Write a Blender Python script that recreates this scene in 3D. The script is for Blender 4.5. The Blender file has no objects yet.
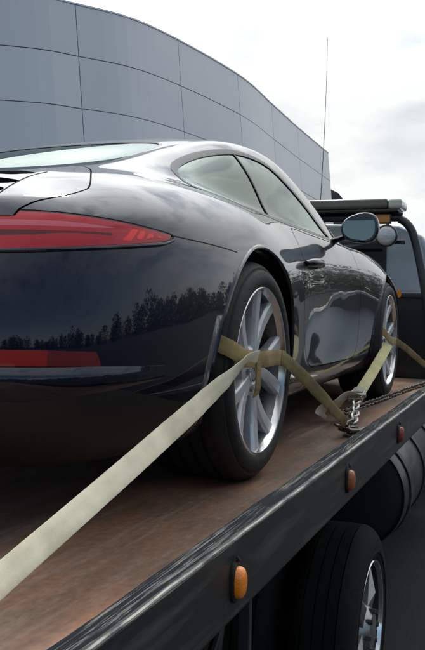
import bpy, bmesh, math, random
import numpy as np
from mathutils import Vector, Matrix, noise
random.seed(7); np.random.seed(7)
S = bpy.context.scene
COL = S.collection
PI = math.pi

# ------------------------------------------------------------------ camera
CAM = np.array([1.703, -2.5228, .5631]); YAW, PIT, ROL = .3698, -.0303, .0167
Fv = np.array([-math.sin(YAW)*math.cos(PIT), math.cos(YAW)*math.cos(PIT), math.sin(PIT)])
Rv = np.cross(Fv, [0, 0, 1]); Rv /= np.linalg.norm(Rv); Uv = np.cross(Rv, Fv)
Rr = math.cos(ROL)*Rv+math.sin(ROL)*Uv; Ur = -math.sin(ROL)*Rv+math.cos(ROL)*Uv
cd = bpy.data.cameras.new('camera'); cam = bpy.data.objects.new('camera', cd); COL.objects.link(cam)
cd.sensor_fit = 'VERTICAL'; cd.sensor_height = 36; cd.sensor_width = 36; cd.lens = 36*847.8/650
cd.clip_start = .05; cd.clip_end = 5000
cam.matrix_world = Matrix(((Rr[0], Ur[0], -Fv[0], CAM[0]), (Rr[1], Ur[1], -Fv[1], CAM[1]), (Rr[2], Ur[2], -Fv[2], CAM[2]), (0, 0, 0, 1)))
S.camera = cam
S.view_settings.view_transform = 'Standard'; S.view_settings.look = 'None'; S.view_settings.gamma = 1
S.view_settings.use_curve_mapping = False; S.view_settings.exposure = 0.0

# ------------------------------------------------------------------ sky and sun
SUN_EL, SUN_AZ = math.radians(56), math.radians(-32)     # azimuth clockwise from +y
w = bpy.data.worlds.new('World'); S.world = w; w.use_nodes = True
nt = w.node_tree; nt.nodes.clear()
def nn(t, ty, **k):
    n = t.nodes.new(ty)
    for a, b in k.items(): setattr(n, a, b)
    return n
out = nn(nt, 'ShaderNodeOutputWorld'); mix = nn(nt, 'ShaderNodeMixShader')
b1 = nn(nt, 'ShaderNodeBackground'); b2 = nn(nt, 'ShaderNodeBackground')
sky = nn(nt, 'ShaderNodeTexSky', sky_type='NISHITA', sun_disc=False, sun_elevation=SUN_EL, sun_rotation=SUN_AZ)
b1.inputs[1].default_value = .12
nt.links.new(sky.outputs[0], b1.inputs[0])
tc = nn(nt, 'ShaderNodeTexCoord'); mp = nn(nt, 'ShaderNodeMapping'); mp.inputs['Scale'].default_value = (1, 1, 2.6)
nz = nn(nt, 'ShaderNodeTexNoise'); nz.inputs['Scale'].default_value = 2.6; nz.inputs['Detail'].default_value = 7; nz.inputs['Roughness'].default_value = .55
nt.links.new(tc.outputs['Generated'], mp.inputs[0]); nt.links.new(mp.outputs[0], nz.inputs['Vector'])
r1 = nn(nt, 'ShaderNodeValToRGB'); r1.color_ramp.elements[0].position = .30; r1.color_ramp.elements[1].position = .46
r1.color_ramp.elements[0].color = (.25,)*3+(1,)
nt.links.new(nz.outputs[0], r1.inputs[0])
nz2 = nn(nt, 'ShaderNodeTexNoise'); nz2.inputs['Scale'].default_value = 4.2; nz2.inputs['Detail'].default_value = 6
nt.links.new(mp.outputs[0], nz2.inputs['Vector'])
r2 = nn(nt, 'ShaderNodeValToRGB'); r2.color_ramp.elements[0].position = .33; r2.color_ramp.elements[1].position = .50
r2.color_ramp.elements[0].color = (.69, .73, .76, 1); r2.color_ramp.elements[1].color = (.97, 1.0, .99, 1)
nt.links.new(nz2.outputs[0], r2.inputs[0]); nt.links.new(r2.outputs[0], b2.inputs[0])
# the overcast is brightest round the veiled sun
vd = nn(nt, 'ShaderNodeVectorMath', operation='DOT_PRODUCT'); vn = nn(nt, 'ShaderNodeVectorMath', operation='NORMALIZE')
nt.links.new(tc.outputs['Generated'], vn.inputs[0]); nt.links.new(vn.outputs[0], vd.inputs[0])
vd.inputs[1].default_value = (math.sin(SUN_AZ)*math.cos(SUN_EL), math.cos(SUN_AZ)*math.cos(SUN_EL), math.sin(SUN_EL))
g1 = nn(nt, 'ShaderNodeMapRange', interpolation_type='SMOOTHERSTEP'); g1.inputs[1].default_value = .66; g1.inputs[2].default_value = 1.0; g1.inputs[3].default_value = 1.0; g1.inputs[4].default_value = 3.2
nt.links.new(vd.outputs['Value'], g1.inputs[0]); nt.links.new(g1.outputs[0], b2.inputs[1])
cv = nn(nt, 'ShaderNodeMapRange', interpolation_type='SMOOTHSTEP'); cv.inputs[1].default_value = -.25; cv.inputs[2].default_value = .62; cv.inputs[3].default_value = .10; cv.inputs[4].default_value = 1.0
nt.links.new(vd.outputs['Value'], cv.inputs[0])      # broken cloud with blue behind it on the side away from the sun
cm = nn(nt, 'ShaderNodeMath', operation='MULTIPLY'); nt.links.new(r1.outputs[0], cm.inputs[0]); nt.links.new(cv.outputs[0], cm.inputs[1])
nt.links.new(cm.outputs[0], mix.inputs[0]); nt.links.new(b1.outputs[0], mix.inputs[1]); nt.links.new(b2.outputs[0], mix.inputs[2])
nt.links.new(mix.outputs[0], out.inputs[0])
sd = bpy.data.lights.new('sun', 'SUN'); sd.energy = 1.2; sd.angle = math.radians(12); sd.color = (1, .96, .9)
so = bpy.data.objects.new('sun', sd); COL.objects.link(so)
sv = Vector((math.sin(SUN_AZ)*math.cos(SUN_EL), math.cos(SUN_AZ)*math.cos(SUN_EL), math.sin(SUN_EL)))
so.rotation_euler = sv.to_track_quat('Z', 'Y').to_euler()

# ------------------------------------------------------------------ materials
def mat(name, col, rough=.5, metal=0, coat=0, coat_r=.03, spec=.5, bump=None, var=None, **k):
    """bump=(scale,strength[,detail]); var=(scale, other colour, lo, hi[, stretch])"""
    m = bpy.data.materials.new(name); m.use_nodes = True; t = m.node_tree; p = t.nodes['Principled BSDF']
    p.inputs['Base Color'].default_value = (*col, 1); p.inputs['Roughness'].default_value = rough
    p.inputs['Metallic'].default_value = metal; p.inputs['Coat Weight'].default_value = coat
    p.inputs['Coat Roughness'].default_value = coat_r; p.inputs['Specular IOR Level'].default_value = spec
    for a, b in k.items(): p.inputs[a.replace('_', ' ')].default_value = b
    if bump or var: c = nn(t, 'ShaderNodeTexCoord')
    if var:
        mpn = nn(t, 'ShaderNodeMapping'); mpn.inputs['Scale'].default_value = var[4] if len(var) > 4 else (1, 1, 1)
        t.links.new(c.outputs['Object'], mpn.inputs[0])
        n = nn(t, 'ShaderNodeTexNoise'); n.inputs['Scale'].default_value = var[0]; n.inputs['Detail'].default_value = 8; n.inputs['Roughness'].default_value = .6
        t.links.new(mpn.outputs[0], n.inputs['Vector'])
        r = nn(t, 'ShaderNodeValToRGB'); r.color_ramp.elements[0].position = var[2]; r.color_ramp.elements[1].position = var[3]
        r.color_ramp.elements[0].color = (*col, 1); r.color_ramp.elements[1].color = (*var[1], 1)
        t.links.new(n.outputs[0], r.inputs[0]); t.links.new(r.outputs[0], p.inputs['Base Color'])
        m['_'] = 1
    if bump:
        n = nn(t, 'ShaderNodeTexNoise'); n.inputs['Scale'].default_value = bump[0]; n.inputs['Detail'].default_value = bump[2] if len(bump) > 2 else 4
        t.links.new(c.outputs['Object'], n.inputs['Vector'])
        b = nn(t, 'ShaderNodeBump'); b.inputs['Strength'].default_value = bump[1]; b.inputs['Distance'].default_value = .01
        t.links.new(n.outputs[0], b.inputs['Height']); t.links.new(b.outputs[0], p.inputs['Normal'])
    return m

def paint_material():
    """dark navy clear-coated paint with a film of road dust"""
    m = mat('navy_paint', (.0016, .0031, .011), .34, 0, 1, .02, spec=.14, Specular_Tint=(.22, .38, 1, 1))
    t = m.node_tree; p = t.nodes['Principled BSDF']
    c = nn(t, 'ShaderNodeTexCoord')
    n = nn(t, 'ShaderNodeTexNoise'); n.inputs['Scale'].default_value = 7; n.inputs['Detail'].default_value = 9; n.inputs['Roughness'].default_value = .68
    t.links.new(c.outputs['Object'], n.inputs['Vector'])
    r = nn(t, 'ShaderNodeMapRange'); r.inputs[1].default_value = .35; r.inputs[2].default_value = .75; r.inputs[3].default_value = .008; r.inputs[4].default_value = .05
    t.links.new(n.outputs[0], r.inputs[0]); t.links.new(r.outputs[0], p.inputs['Coat Roughness'])
    # dust settles on faces that look up
    g = nn(t, 'ShaderNodeNewGeometry'); s = nn(t, 'ShaderNodeSeparateXYZ'); t.links.new(g.outputs['Normal'], s.inputs[0])
    u = nn(t, 'ShaderNodeMapRange'); u.inputs[1].default_value = .15; u.inputs[2].default_value = .85; t.links.new(s.outputs[2], u.inputs[0])
    mu = nn(t, 'ShaderNodeMath', operation='MULTIPLY'); t.links.new(u.outputs[0], mu.inputs[0])
    n2 = nn(t, 'ShaderNodeTexNoise'); n2.inputs['Scale'].default_value = 5; n2.inputs['Detail'].default_value = 10; n2.inputs['Distortion'].default_value = .6
    t.links.new(c.outputs['Object'], n2.inputs['Vector'])
    q = nn(t, 'ShaderNodeMapRange'); q.inputs[1].default_value = .35; q.inputs[2].default_value = .7; q.inputs[3].default_value = .02; q.inputs[4].default_value = .20
    t.links.new(n2.outputs[0], q.inputs[0]); t.links.new(q.outputs[0], mu.inputs[1])
    d = nn(t, 'ShaderNodeBsdfDiffuse'); d.inputs[0].default_value = (.34, .34, .32, 1)
    mx = nn(t, 'ShaderNodeMixShader'); t.links.new(mu.outputs[0], mx.inputs[0]); t.links.new(p.outputs[0], mx.inputs[1]); t.links.new(d.outputs[0], mx.inputs[2])
    # faint orange-peel waviness of pressed panels
    nb = nn(t, 'ShaderNodeTexNoise'); nb.inputs['Scale'].default_value = 1.9; nb.inputs['Detail'].default_value = 1.4; nb.inputs['Roughness'].default_value = .22
    t.links.new(c.outputs['Object'], nb.inputs['Vector'])
    bb = nn(t, 'ShaderNodeBump'); bb.inputs['Strength'].default_value = .6; bb.inputs['Distance'].default_value = .02
    t.links.new(nb.outputs[0], bb.inputs['Height']); t.links.new(bb.outputs[0], p.inputs['Coat Normal'])
    t.links.new(mx.outputs[0], t.nodes['Material Output'].inputs[0])
    return m

def glass_material(name, tint, refl=.5, rough=.0):
    m = bpy.data.materials.new(name); m.use_nodes = True; t = m.node_tree; t.nodes.remove(t.nodes['Principled BSDF'])
    tr = nn(t, 'ShaderNodeBsdfTransparent'); tr.inputs[0].default_value = (*tint, 1)
    gl = nn(t, 'ShaderNodeBsdfGlossy'); gl.inputs['Roughness'].default_value = rough; gl.inputs[0].default_value = (.70, .77, .73, 1)
    lw = nn(t, 'ShaderNodeFresnel'); lw.inputs[0].default_value = 1.5
    ma = nn(t, 'ShaderNodeMath', operation='MULTIPLY_ADD'); ma.inputs[1].default_value = 1.25; ma.inputs[2].default_value = refl; ma.use_clamp = True
    t.links.new(lw.outputs[0], ma.inputs[0])
    mx = nn(t, 'ShaderNodeMixShader'); t.links.new(ma.outputs[0], mx.inputs[0]); t.links.new(tr.outputs[0], mx.inputs[1]); t.links.new(gl.outputs[0], mx.inputs[2])
    t.links.new(mx.outputs[0], t.nodes['Material Output'].inputs[0])
    return m

def deck_material():
    m = mat('rusty_deck_steel', (.085, .05, .035), .5, .0)
    t = m.node_tree; p = t.nodes['Principled BSDF']; c = nn(t, 'ShaderNodeTexCoord')
    def noi(sc, det, stretch, ro=.6, dis=0):
        mpn = nn(t, 'ShaderNodeMapping'); mpn.inputs['Scale'].default_value = stretch; t.links.new(c.outputs['Object'], mpn.inputs[0])
        n = nn(t, 'ShaderNodeTexNoise'); n.inputs['Scale'].default_value = sc; n.inputs['Detail'].default_value = det; n.inputs['Roughness'].default_value = ro; n.inputs['Distortion'].default_value = dis
        t.links.new(mpn.outputs[0], n.inputs['Vector']); return n
    a = noi(2.2, 10, (1, .45, 1), .65, .5)
    r = nn(t, 'ShaderNodeValToRGB'); e = r.color_ramp.elements
    e[0].position = .34; e[0].color = (.085, .068, .058, 1); e[1].position = .74; e[1].color = (.44, .17, .07, 1)
    x = e.new(.5); x.color = (.17, .10, .068, 1); x = e.new(.62); x.color = (.25, .125, .072, 1)
    t.links.new(a.outputs[0], r.inputs[0])
    b = noi(16, 9, (1, .09, 1), .72, .5)       # drag marks along the bed
    r2 = nn(t, 'ShaderNodeValToRGB'); r2.color_ramp.elements[0].position = .50; r2.color_ramp.elements[1].position = .68
    r2.color_ramp.elements[0].color = (0, 0, 0, 1); r2.color_ramp.elements[1].color = (.38,)*3+(1,)
    t.links.new(b.outputs[0], r2.inputs[0])
    mx = nn(t, 'ShaderNodeMix', data_type='RGBA'); t.links.new(r2.outputs[0], mx.inputs[0]); t.links.new(r.outputs[0], mx.inputs[6]); mx.inputs[7].default_value = (.33, .265, .215, 1)
    f = noi(60, 5, (1, .6, 1)); r3 = nn(t, 'ShaderNodeMapRange'); r3.inputs[1].default_value = .3; r3.inputs[2].default_value = .7; r3.inputs[3].default_value = .98; r3.inputs[4].default_value = 1.50
    t.links.new(f.outputs[0], r3.inputs[0])
    vm = nn(t, 'ShaderNodeVectorMath', operation='SCALE'); t.links.new(mx.outputs[2], vm.inputs[0]); t.links.new(r3.outputs[0], vm.inputs['Scale'])
    t.links.new(vm.outputs[0], p.inputs['Base Color'])
    rr = nn(t, 'ShaderNodeMapRange'); rr.inputs[3].default_value = .34; rr.inputs[4].default_value = .7; t.links.new(a.outputs[0], rr.inputs[0]); t.links.new(rr.outputs[0], p.inputs['Roughness'])
    bm_ = nn(t, 'ShaderNodeBump'); bm_.inputs['Strength'].default_value = .3; bm_.inputs['Distance'].default_value = .004
    t.links.new(f.outputs[0], bm_.inputs['Height']); t.links.new(bm_.outputs[0], p.inputs['Normal'])
    return m

def worn_rail_material():
    """black paint scraped down to bare steel in long scratches"""
    m = mat('scraped_black_rail', (.02, .02, .022), .85, spec=.08)
    t = m.node_tree; p = t.nodes['Principled BSDF']; c = nn(t, 'ShaderNodeTexCoord')
    def sc(scale, stretch, lo, hi, dist=0):
        mpn = nn(t, 'ShaderNodeMapping'); mpn.inputs['Scale'].default_value = stretch; t.links.new(c.outputs['Object'], mpn.inputs[0])
        n = nn(t, 'ShaderNodeTexNoise'); n.inputs['Scale'].default_value = scale; n.inputs['Detail'].default_value = 9; n.inputs['Roughness'].default_value = .72; n.inputs['Distortion'].default_value = dist
        t.links.new(mpn.outputs[0], n.inputs['Vector'])
        r = nn(t, 'ShaderNodeMapRange'); r.inputs[1].default_value = lo; r.inputs[2].default_value = hi; t.links.new(n.outputs[0], r.inputs[0]); return r
    a = sc(60, (2.0, .045, 2.0), .52, .60, 2.2); b = sc(9, (1, .35, 1), .36, .52)
    mu = nn(t, 'ShaderNodeMath', operation='MULTIPLY'); t.links.new(a.outputs[0], mu.inputs[0]); t.links.new(b.outputs[0], mu.inputs[1])
    mx = nn(t, 'ShaderNodeMix', data_type='RGBA'); t.links.new(mu.outputs[0], mx.inputs[0]); mx.inputs[6].default_value = (.012, .015, .020, 1); mx.inputs[7].default_value = (.22, .215, .20, 1)
    t.links.new(mx.outputs[2], p.inputs['Base Color'])
    mr = nn(t, 'ShaderNodeMapRange'); mr.inputs[3].default_value = 0; mr.inputs[4].default_value = .6; t.links.new(mu.outputs[0], mr.inputs[0]); t.links.new(mr.outputs[0], p.inputs['Metallic'])
    return m

def webbing_material(name, a, b, sc=520):
    m = mat(name, a, .8, var=(9, b, .35, .7)); t = m.node_tree; p = t.nodes['Principled BSDF']
    c = nn(t, 'ShaderNodeUVMap')
    wv = nn(t, 'ShaderNodeTexWave', wave_type='BANDS', bands_direction='DIAGONAL'); wv.inputs['Scale'].default_value = 90
    t.links.new(c.outputs[0], wv.inputs['Vector'])
    bb = nn(t, 'ShaderNodeBump'); bb.inputs['Strength'].default_value = .18; bb.inputs['Distance'].default_value = .001
    t.links.new(wv.outputs[0], bb.inputs['Height']); t.links.new(bb.outputs[0], p.inputs['Normal'])
    return m

def vary_by_object(m, amount):
    """slight random brightness per cladding sheet, standing in for uneven reflections"""
    t = m.node_tree; p = t.nodes['Principled BSDF']; src = p.inputs['Base Color'].links[0].from_socket
    oi = nn(t, 'ShaderNodeObjectInfo'); r = nn(t, 'ShaderNodeMapRange'); r.inputs[3].default_value = 1-amount; r.inputs[4].default_value = 1+amount
    v = nn(t, 'ShaderNodeVectorMath', operation='SCALE'); t.links.new(oi.outputs['Random'], r.inputs[0]); t.links.new(src, v.inputs[0]); t.links.new(r.outputs[0], v.inputs['Scale']); t.links.new(v.outputs[0], p.inputs['Base Color'])
M = dict(
 paint=paint_material(),
 side_glass=glass_material('car_side_glass', (.50, .60, .56), .17),
 dark_glass=glass_material('dark_tinted_glass', (.10, .13, .12), .04),
 mirror_glass=mat('mirror_glass', (.17, .205, .195), .02, 1),
 rubber_trim=mat('black_rubber_trim', (.006, .006, .007), .35),
 black_plastic=mat('black_plastic', (.008, .008, .009), .45, bump=(90, .15)),
 void=mat('dark_cavity', (.003, .003, .003), .8),
 cabin=mat('charcoal_cabin_lining', (.02, .02, .022), .8, bump=(60, .3)),
 tyre=mat('car_tyre_rubber', (.006, .006, .0065), .66, bump=(50, .2), var=(6, (.015, .014, .013), .45, .75)),
 truck_tyre=mat('truck_tyre_rubber', (.006, .0065, .007), .85, spec=.25, bump=(60, .3), var=(5, (.013, .013, .012), .42, .72)),
 alloy=mat('silver_painted_alloy', (.62, .64, .66), .36, .45, .4, .12, bump=(30, .02), var=(14, (.45, .44, .43), .48, .78)),
 lip=mat('turned_alloy_lip', (.78, .79, .80), .18, .95, .3),
 barrel=mat('dusty_alloy_barrel', (.22, .22, .225), .4, .8, var=(9, (.10, .09, .08), .4, .7)),
 disc=mat('brake_disc_steel', (.32, .31, .30), .35, .9, var=(20, (.16, .12, .09), .5, .8, (1, 1, 1))),
 caliper=mat('dark_caliper', (.05, .05, .055), .4, .3),
 lens_red=mat('ruby_lamp_lens', (.40, .003, .016), .2, 0, .5, .02, .25, var=(3, (.48, .008, .026), .4, .6, (1, 1, 14))),
 lens_pink=mat('pale_ruby_lamp_band', (.58, .10, .14), .2, 0, .5, .02, .25),
 lens_dark=mat('deep_ruby_lamp_band', (.10, .004, .010), .2, 0, .5, .02, .25),
 lens_bright=mat('bright_red_lamp_block', (.95, .012, .012), .3, 0, .25, .02),
 reflector=mat('red_reflector', (.12, .003, .006), .25, 0, 1, .02),
 reflector_b=mat('bright_red_reflector', (.28, .006, .008), .22, 0, 1, .02),
 orange=mat('amber_marker_lens', (1, .27, .012), .22, 0, 1, .03, bump=(300, .2)),
 amber=mat('amber_flasher_lens', (.62, .22, .03), .3, 0, .6, .05, bump=(200, .3)),
 orange_dim=mat('faded_amber_marker_lens', (.36, .10, .035), .35, 0, .5, .1, bump=(300, .2)),
 marker_red=mat('faded_red_marker_lens', (.28, .035, .03), .35, 0, .5, .1, bump=(300, .2)),
 deck=deck_material(), rail=worn_rail_material(),
 side=mat('satin_black_side_rail', (.016, .017, .018), .42, 0, bump=(12, .12), var=(5, (.085, .088, .088), .50, .72, (1, .30, 3.5))),
 edge=mat('bare_rounded_steel_edge', (.36, .35, .32), .5, .5, var=(34, (.08, .08, .08), .46, .62, (1, .30, 1))),
 frame=mat('chassis_black', (.008, .008, .009), .6, var=(4, (.02, .018, .016), .4, .7)),
 alu=mat('dulled_aluminium', (.42, .42, .41), .35, .8, var=(5, (.22, .22, .21), .4, .7)),
 tank=mat('grey_painted_tank', (.012, .0125, .013), .4, 0, .2, .1, var=(6, (.05, .05, .048), .45, .7)),
 film=mat('scuffed_stone_guard_film', (.07, .075, .09), .3, 0, .5, .1, var=(30, (.45, .45, .45), .50, .60, (1, 1, .5))),
 tank_end=mat('shade_dark_tank_end', (.012, .012, .013), .55),  # shadow on the tank's end face put into its near-black colour
 chrome=mat('chrome', (.8, .8, .8), .12, 1),
 cabpaint=mat('pale_silver_blue_cab_paint', (.34, .39, .43), .3, .2, .5, .05),
 rack=mat('black_rack_tube', (.012, .013, .015), .35, 0, .3, .1),
 lightbar=mat('smoked_lightbar_dome', (.075, .070, .052), .3, 0, .6, .08, var=(6, (.10, .095, .075), .4, .6)),
 lightbar_end=mat('clear_grey_lightbar_end', (.42, .45, .38), .25, 0, 1, .05),
 lamp_glass=mat('ribbed_lamp_glass', (.45, .47, .48), .18, .3, 1, .05, bump=(140, .5)),
 strap_pale=webbing_material('pale_dusty_webbing', (.80, .74, .56), (.58, .53, .38)),
 strap_olive=webbing_material('olive_webbing', (.38, .28, .115), (.20, .14, .06)),
 strap_dark=webbing_material('soiled_dark_webbing', (.13, .09, .045), (.26, .20, .07)),
 strap_yellow=webbing_material('yellowed_webbing', (.56, .52, .27), (.40, .36, .18)),
 chain=mat('galvanised_chain', (.50, .49, .45), .32, .9, var=(40, (.2, .16, .12), .5, .75)),
 chain_dark=mat('oily_dark_chain', (.16, .14, .12), .35, .9),
 asphalt=mat('asphalt', (.048, .048, .050), .95, spec=.12, bump=(420, .9, 3), var=(160, (.105, .104, .102), .45, .72)),
 panel=mat('slate_blue_cladding', (.53, .555, .61), .38, .25, var=(.5, (.56, .585, .635), .35, .65, (1, 1, .6))),
 joint=mat('dark_cladding_joint', (.03, .032, .04), .8),
 roof=mat('dark_roof', (.06, .062, .065), .8),
 leaf=mat('distant_foliage', (.035, .055, .022), .8, var=(.4, (.075, .10, .04), .35, .65)),
)

vary_by_object(M['panel'], .035)  # sheet-to-sheet change in reflection, put into the panel colour
# ------------------------------------------------------------------ helpers
def link(o, parent=None):
    COL.objects.link(o)
    if parent is not None: o.parent = parent
    return o
def from_arrays(name, V, Fc, m, parent=None, N=None, smooth=True, kind=None, mats=None, mi=None):
    me = bpy.data.meshes.new(name); me.from_pydata([tuple(map(float, v)) for v in V], [], [tuple(int(i) for i in f) for f in Fc])
    for q in (mats or [m]): me.materials.append(q)
    if mi is not None: me.polygons.foreach_set('material_index', mi)
    if smooth: me.polygons.foreach_set('use_smooth', [True]*len(me.polygons))
    if N is not None: me.normals_split_custom_set_from_vertices([tuple(map(float, n)) for n in N])
    me.update(); o = link(bpy.data.objects.new(name, me), parent)
    if kind: o['kind'] = kind
    return o
def bobj(name, bm, m, parent=None, smooth=False, bevel=0, seg=2, kind=None, loc=None):
    bmesh.ops.recalc_face_normals(bm, faces=bm.faces)
    if smooth:
        for e_ in bm.edges:
            if len(e_.link_faces) == 2 and e_.calc_face_angle(0) > .75: e_.smooth = False
    me = bpy.data.meshes.new(name); bm.to_mesh(me); bm.free()
    for q in (m if isinstance(m, list) else [m]): me.materials.append(q)
    if smooth or bevel: me.polygons.foreach_set('use_smooth', [True]*len(me.polygons))
    o = link(bpy.data.objects.new(name, me), parent)
    if bevel:
        b = o.modifiers.new('bevel', 'BEVEL'); b.width = bevel; b.segments = seg; b.limit_method = 'ANGLE'; b.angle_limit = .6
        wn = o.modifiers.new('wn', 'WEIGHTED_NORMAL'); wn.keep_sharp = True
    if kind: o['kind'] = kind
    if loc is not None: o.location = loc
    return o
def box(bm, a, b, mi=0):
    x0, y0, z0 = a; x1, y1, z1 = b
    v = [bm.verts.new(p) for p in ((x0,y0,z0),(x1,y0,z0),(x1,y1,z0),(x0,y1,z0),(x0,y0,z1),(x1,y0,z1),(x1,y1,z1),(x0,y1,z1))]
    for f in ((0,3,2,1),(4,5,6,7),(0,1,5,4),(1,2,6,5),(2,3,7,6),(3,0,4,7)):
        bm.faces.new([v[i] for i in f]).material_index = mi
    return v
def B(name, a, b, m, parent=None, bevel=0, **k):
    bm = bmesh.new(); box(bm, a, b); return bobj(name, bm, m, parent, bevel=bevel, **k)
def tube(bm, pts, r, n=10, caps=True, closed=False, flat=1.0):
    P = [Vector(p) for p in pts]; rings = []
    up = None; K = len(P)
    for i, p in enumerate(P):
        if closed: d = (P[(i+1) % K]-P[i-1]).normalized()
        else: d = ((P[i+1] if i < K-1 else P[i])-(P[i-1] if i else P[i])).normalized()
        if up is None:
            up = Vector((0, 0, 1)) if abs(d.z) < .9 else Vector((1, 0, 0))
        s = d.cross(up).normalized(); up = s.cross(d).normalized()
        rr = r[i] if isinstance(r, (list, tuple)) else r
        rings.append([bm.verts.new(p+s*rr*math.cos(2*PI*j/n)+up*rr*flat*math.sin(2*PI*j/n)) for j in range(n)])
    for i in range(K if closed else K-1):
        A, C = rings[i], rings[(i+1) % K]
        for j in range(n): bm.faces.new((A[j], A[(j+1) % n], C[(j+1) % n], C[j]))
    if caps and not closed:
        bm.faces.new(rings[0][::-1]); bm.faces.new(rings[-1])
def lathe(bm, prof, n=64, axis='x', mi=0):
    """prof: list of (offset along axis, radius)"""
    R_ = []
    for a, r in prof:
        ring = []
        for j in range(n):
            t = 2*PI*j/n; c, s = r*math.cos(t), r*math.sin(t)
            ring.append(bm.verts.new((a, c, s) if axis == 'x' else (c, a, s) if axis == 'y' else (c, s, a)))
        R_.append(ring)
    for i in range(len(R_)-1):
        for j in range(n):
            bm.faces.new((R_[i][j], R_[i][(j+1) % n], R_[i+1][(j+1) % n], R_[i+1][j])).material_index = mi
    return R_
def L(name, prof, m, parent, n=64, axis='x', loc=None, close=False, smooth=True):
    bm = bmesh.new(); R_ = lathe(bm, prof, n, axis)
    if close: bm.faces.new(R_[0]); bm.faces.new(R_[-1])
    o = bobj(name, bm, m, parent, smooth=smooth)
    if loc is not None: o.location = loc
    return o
def empty(name, loc, label, cat, group=None):
    o = bpy.data.objects.new(name, None); COL.objects.link(o); o.location = loc
    o['label'] = label; o['category'] = cat
    if group: o['group'] = group
    return o
def tag(o, label, cat, group=None):
    o['label'] = label; o['category'] = cat
    if group: o['group'] = group
    return o
def cr(P, n=8, closed=False):
    """Catmull-Rom"""
    P = [np.array(p, float) for p in P]; K = len(P); out = []
    for i in range(K if closed else K-1):
        p1, p2 = P[i], P[(i+1) % K]
        p0 = P[i-1] if (closed or i) else 2*p1-p2
        p3 = P[(i+2) % K] if (closed or i+2 < K) else 2*p2-p1
        for j in range(n):
            t = j/n; out.append(.5*(2*p1+(p2-p0)*t+(2*p0-5*p1+4*p2-p3)*t*t+(3*p1-p0-3*p2+p3)*t**3))
    if not closed: out.append(P[-1])
    return np.array(out)
def ribbon(name, pts, wid, m, parent=None, th=.003, n=8):
    """pts: (point, width direction, [width scale]); a webbing strap with thickness"""
    P = cr([p[0] for p in pts], n); D = cr([p[1] for p in pts], n)
    bm = bmesh.new(); uvl = bm.loops.layers.uv.new('UVMap'); R_ = []; s = 0; ss = []
    for i in range(len(P)):
        t = P[min(i+1, len(P)-1)]-P[max(i-1, 0)]; t /= np.linalg.norm(t)
        d = D[i]-t*(D[i]@t); d /= np.linalg.norm(d); nrm = np.cross(t, d)
        if i: s += np.linalg.norm(P[i]-P[i-1])
        ss.append(s)
        fr = .0016*math.sin(s*23+1)+.0009*math.sin(s*61)
        R_.append([bm.verts.new(P[i]+d*(wid/2*a)+nrm*(th/2*b)+nrm*fr) for a, b in ((-1,-.4),(-.93,-1),(-.3,-1.1),(.3,-1.1),(.93,-1),(1,-.4),(1,.4),(.93,1),(.3,1.1),(-.3,1.1),(-.93,1),(-1,.4))])
    K = 12
    for i in range(len(R_)-1):
        for j in range(K):
            f = bm.faces.new((R_[i][j], R_[i][(j+1) % K], R_[i+1][(j+1) % K], R_[i+1][j]))
            for lp, (a, b) in zip(f.loops, ((i, j), (i, j+1), (i+1, j+1), (i+1, j))): lp[uvl].uv = (ss[a]*20*.05, (b if b < 6 else 12-b)*.05)
    bm.faces.new(R_[0][::-1]); bm.faces.new(R_[-1])
    return bobj(name, bm, m, parent, smooth=True)
def chain(pts, m, parent, name='link', ln=.045, r=.0045, wd=.012):
    """separate interlocking links along a path"""
    P = cr(pts, 24); seg = np.linalg.norm(np.diff(P, axis=0), axis=1); cum = np.concatenate([[0], np.cumsum(seg)])
    bm = bmesh.new(); L2 = ln/2-wd
    loop = [(math.cos(a)*wd+(L2 if math.cos(a) > 0 else -L2), math.sin(a)*wd, 0) for a in [2*PI*(k+.5)/14 for k in range(14)]]
    tube(bm, loop, r, 7, closed=True); bmesh.ops.recalc_face_normals(bm, faces=bm.faces)
    me = bpy.data.meshes.new('chain_link'); bm.to_mesh(me); bm.free(); me.materials.append(m)
    me.polygons.foreach_set('use_smooth', [True]*len(me.polygons))
    s = ln/2; k = 0
    while s < cum[-1]:
        i = min(np.searchsorted(cum, s), len(P)-1); a = P[i-1]+(P[i]-P[i-1])*(s-cum[i-1])/max(1e-6, cum[i]-cum[i-1])
        d = Vector(P[i]-P[i-1]).normalized(); q = d.to_track_quat('X', 'Z').to_matrix().to_4x4()
        o = link(bpy.data.objects.new(name, me), parent)
        o.matrix_basis = Matrix.Translation(Vector(a)-(parent.location if parent else Vector()))@q@Matrix.Rotation((PI/2 if k % 2 else 0)+random.uniform(-.35, .35)+.5, 4, 'X')
        s += ln-2*r-.006; k += 1

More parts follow.
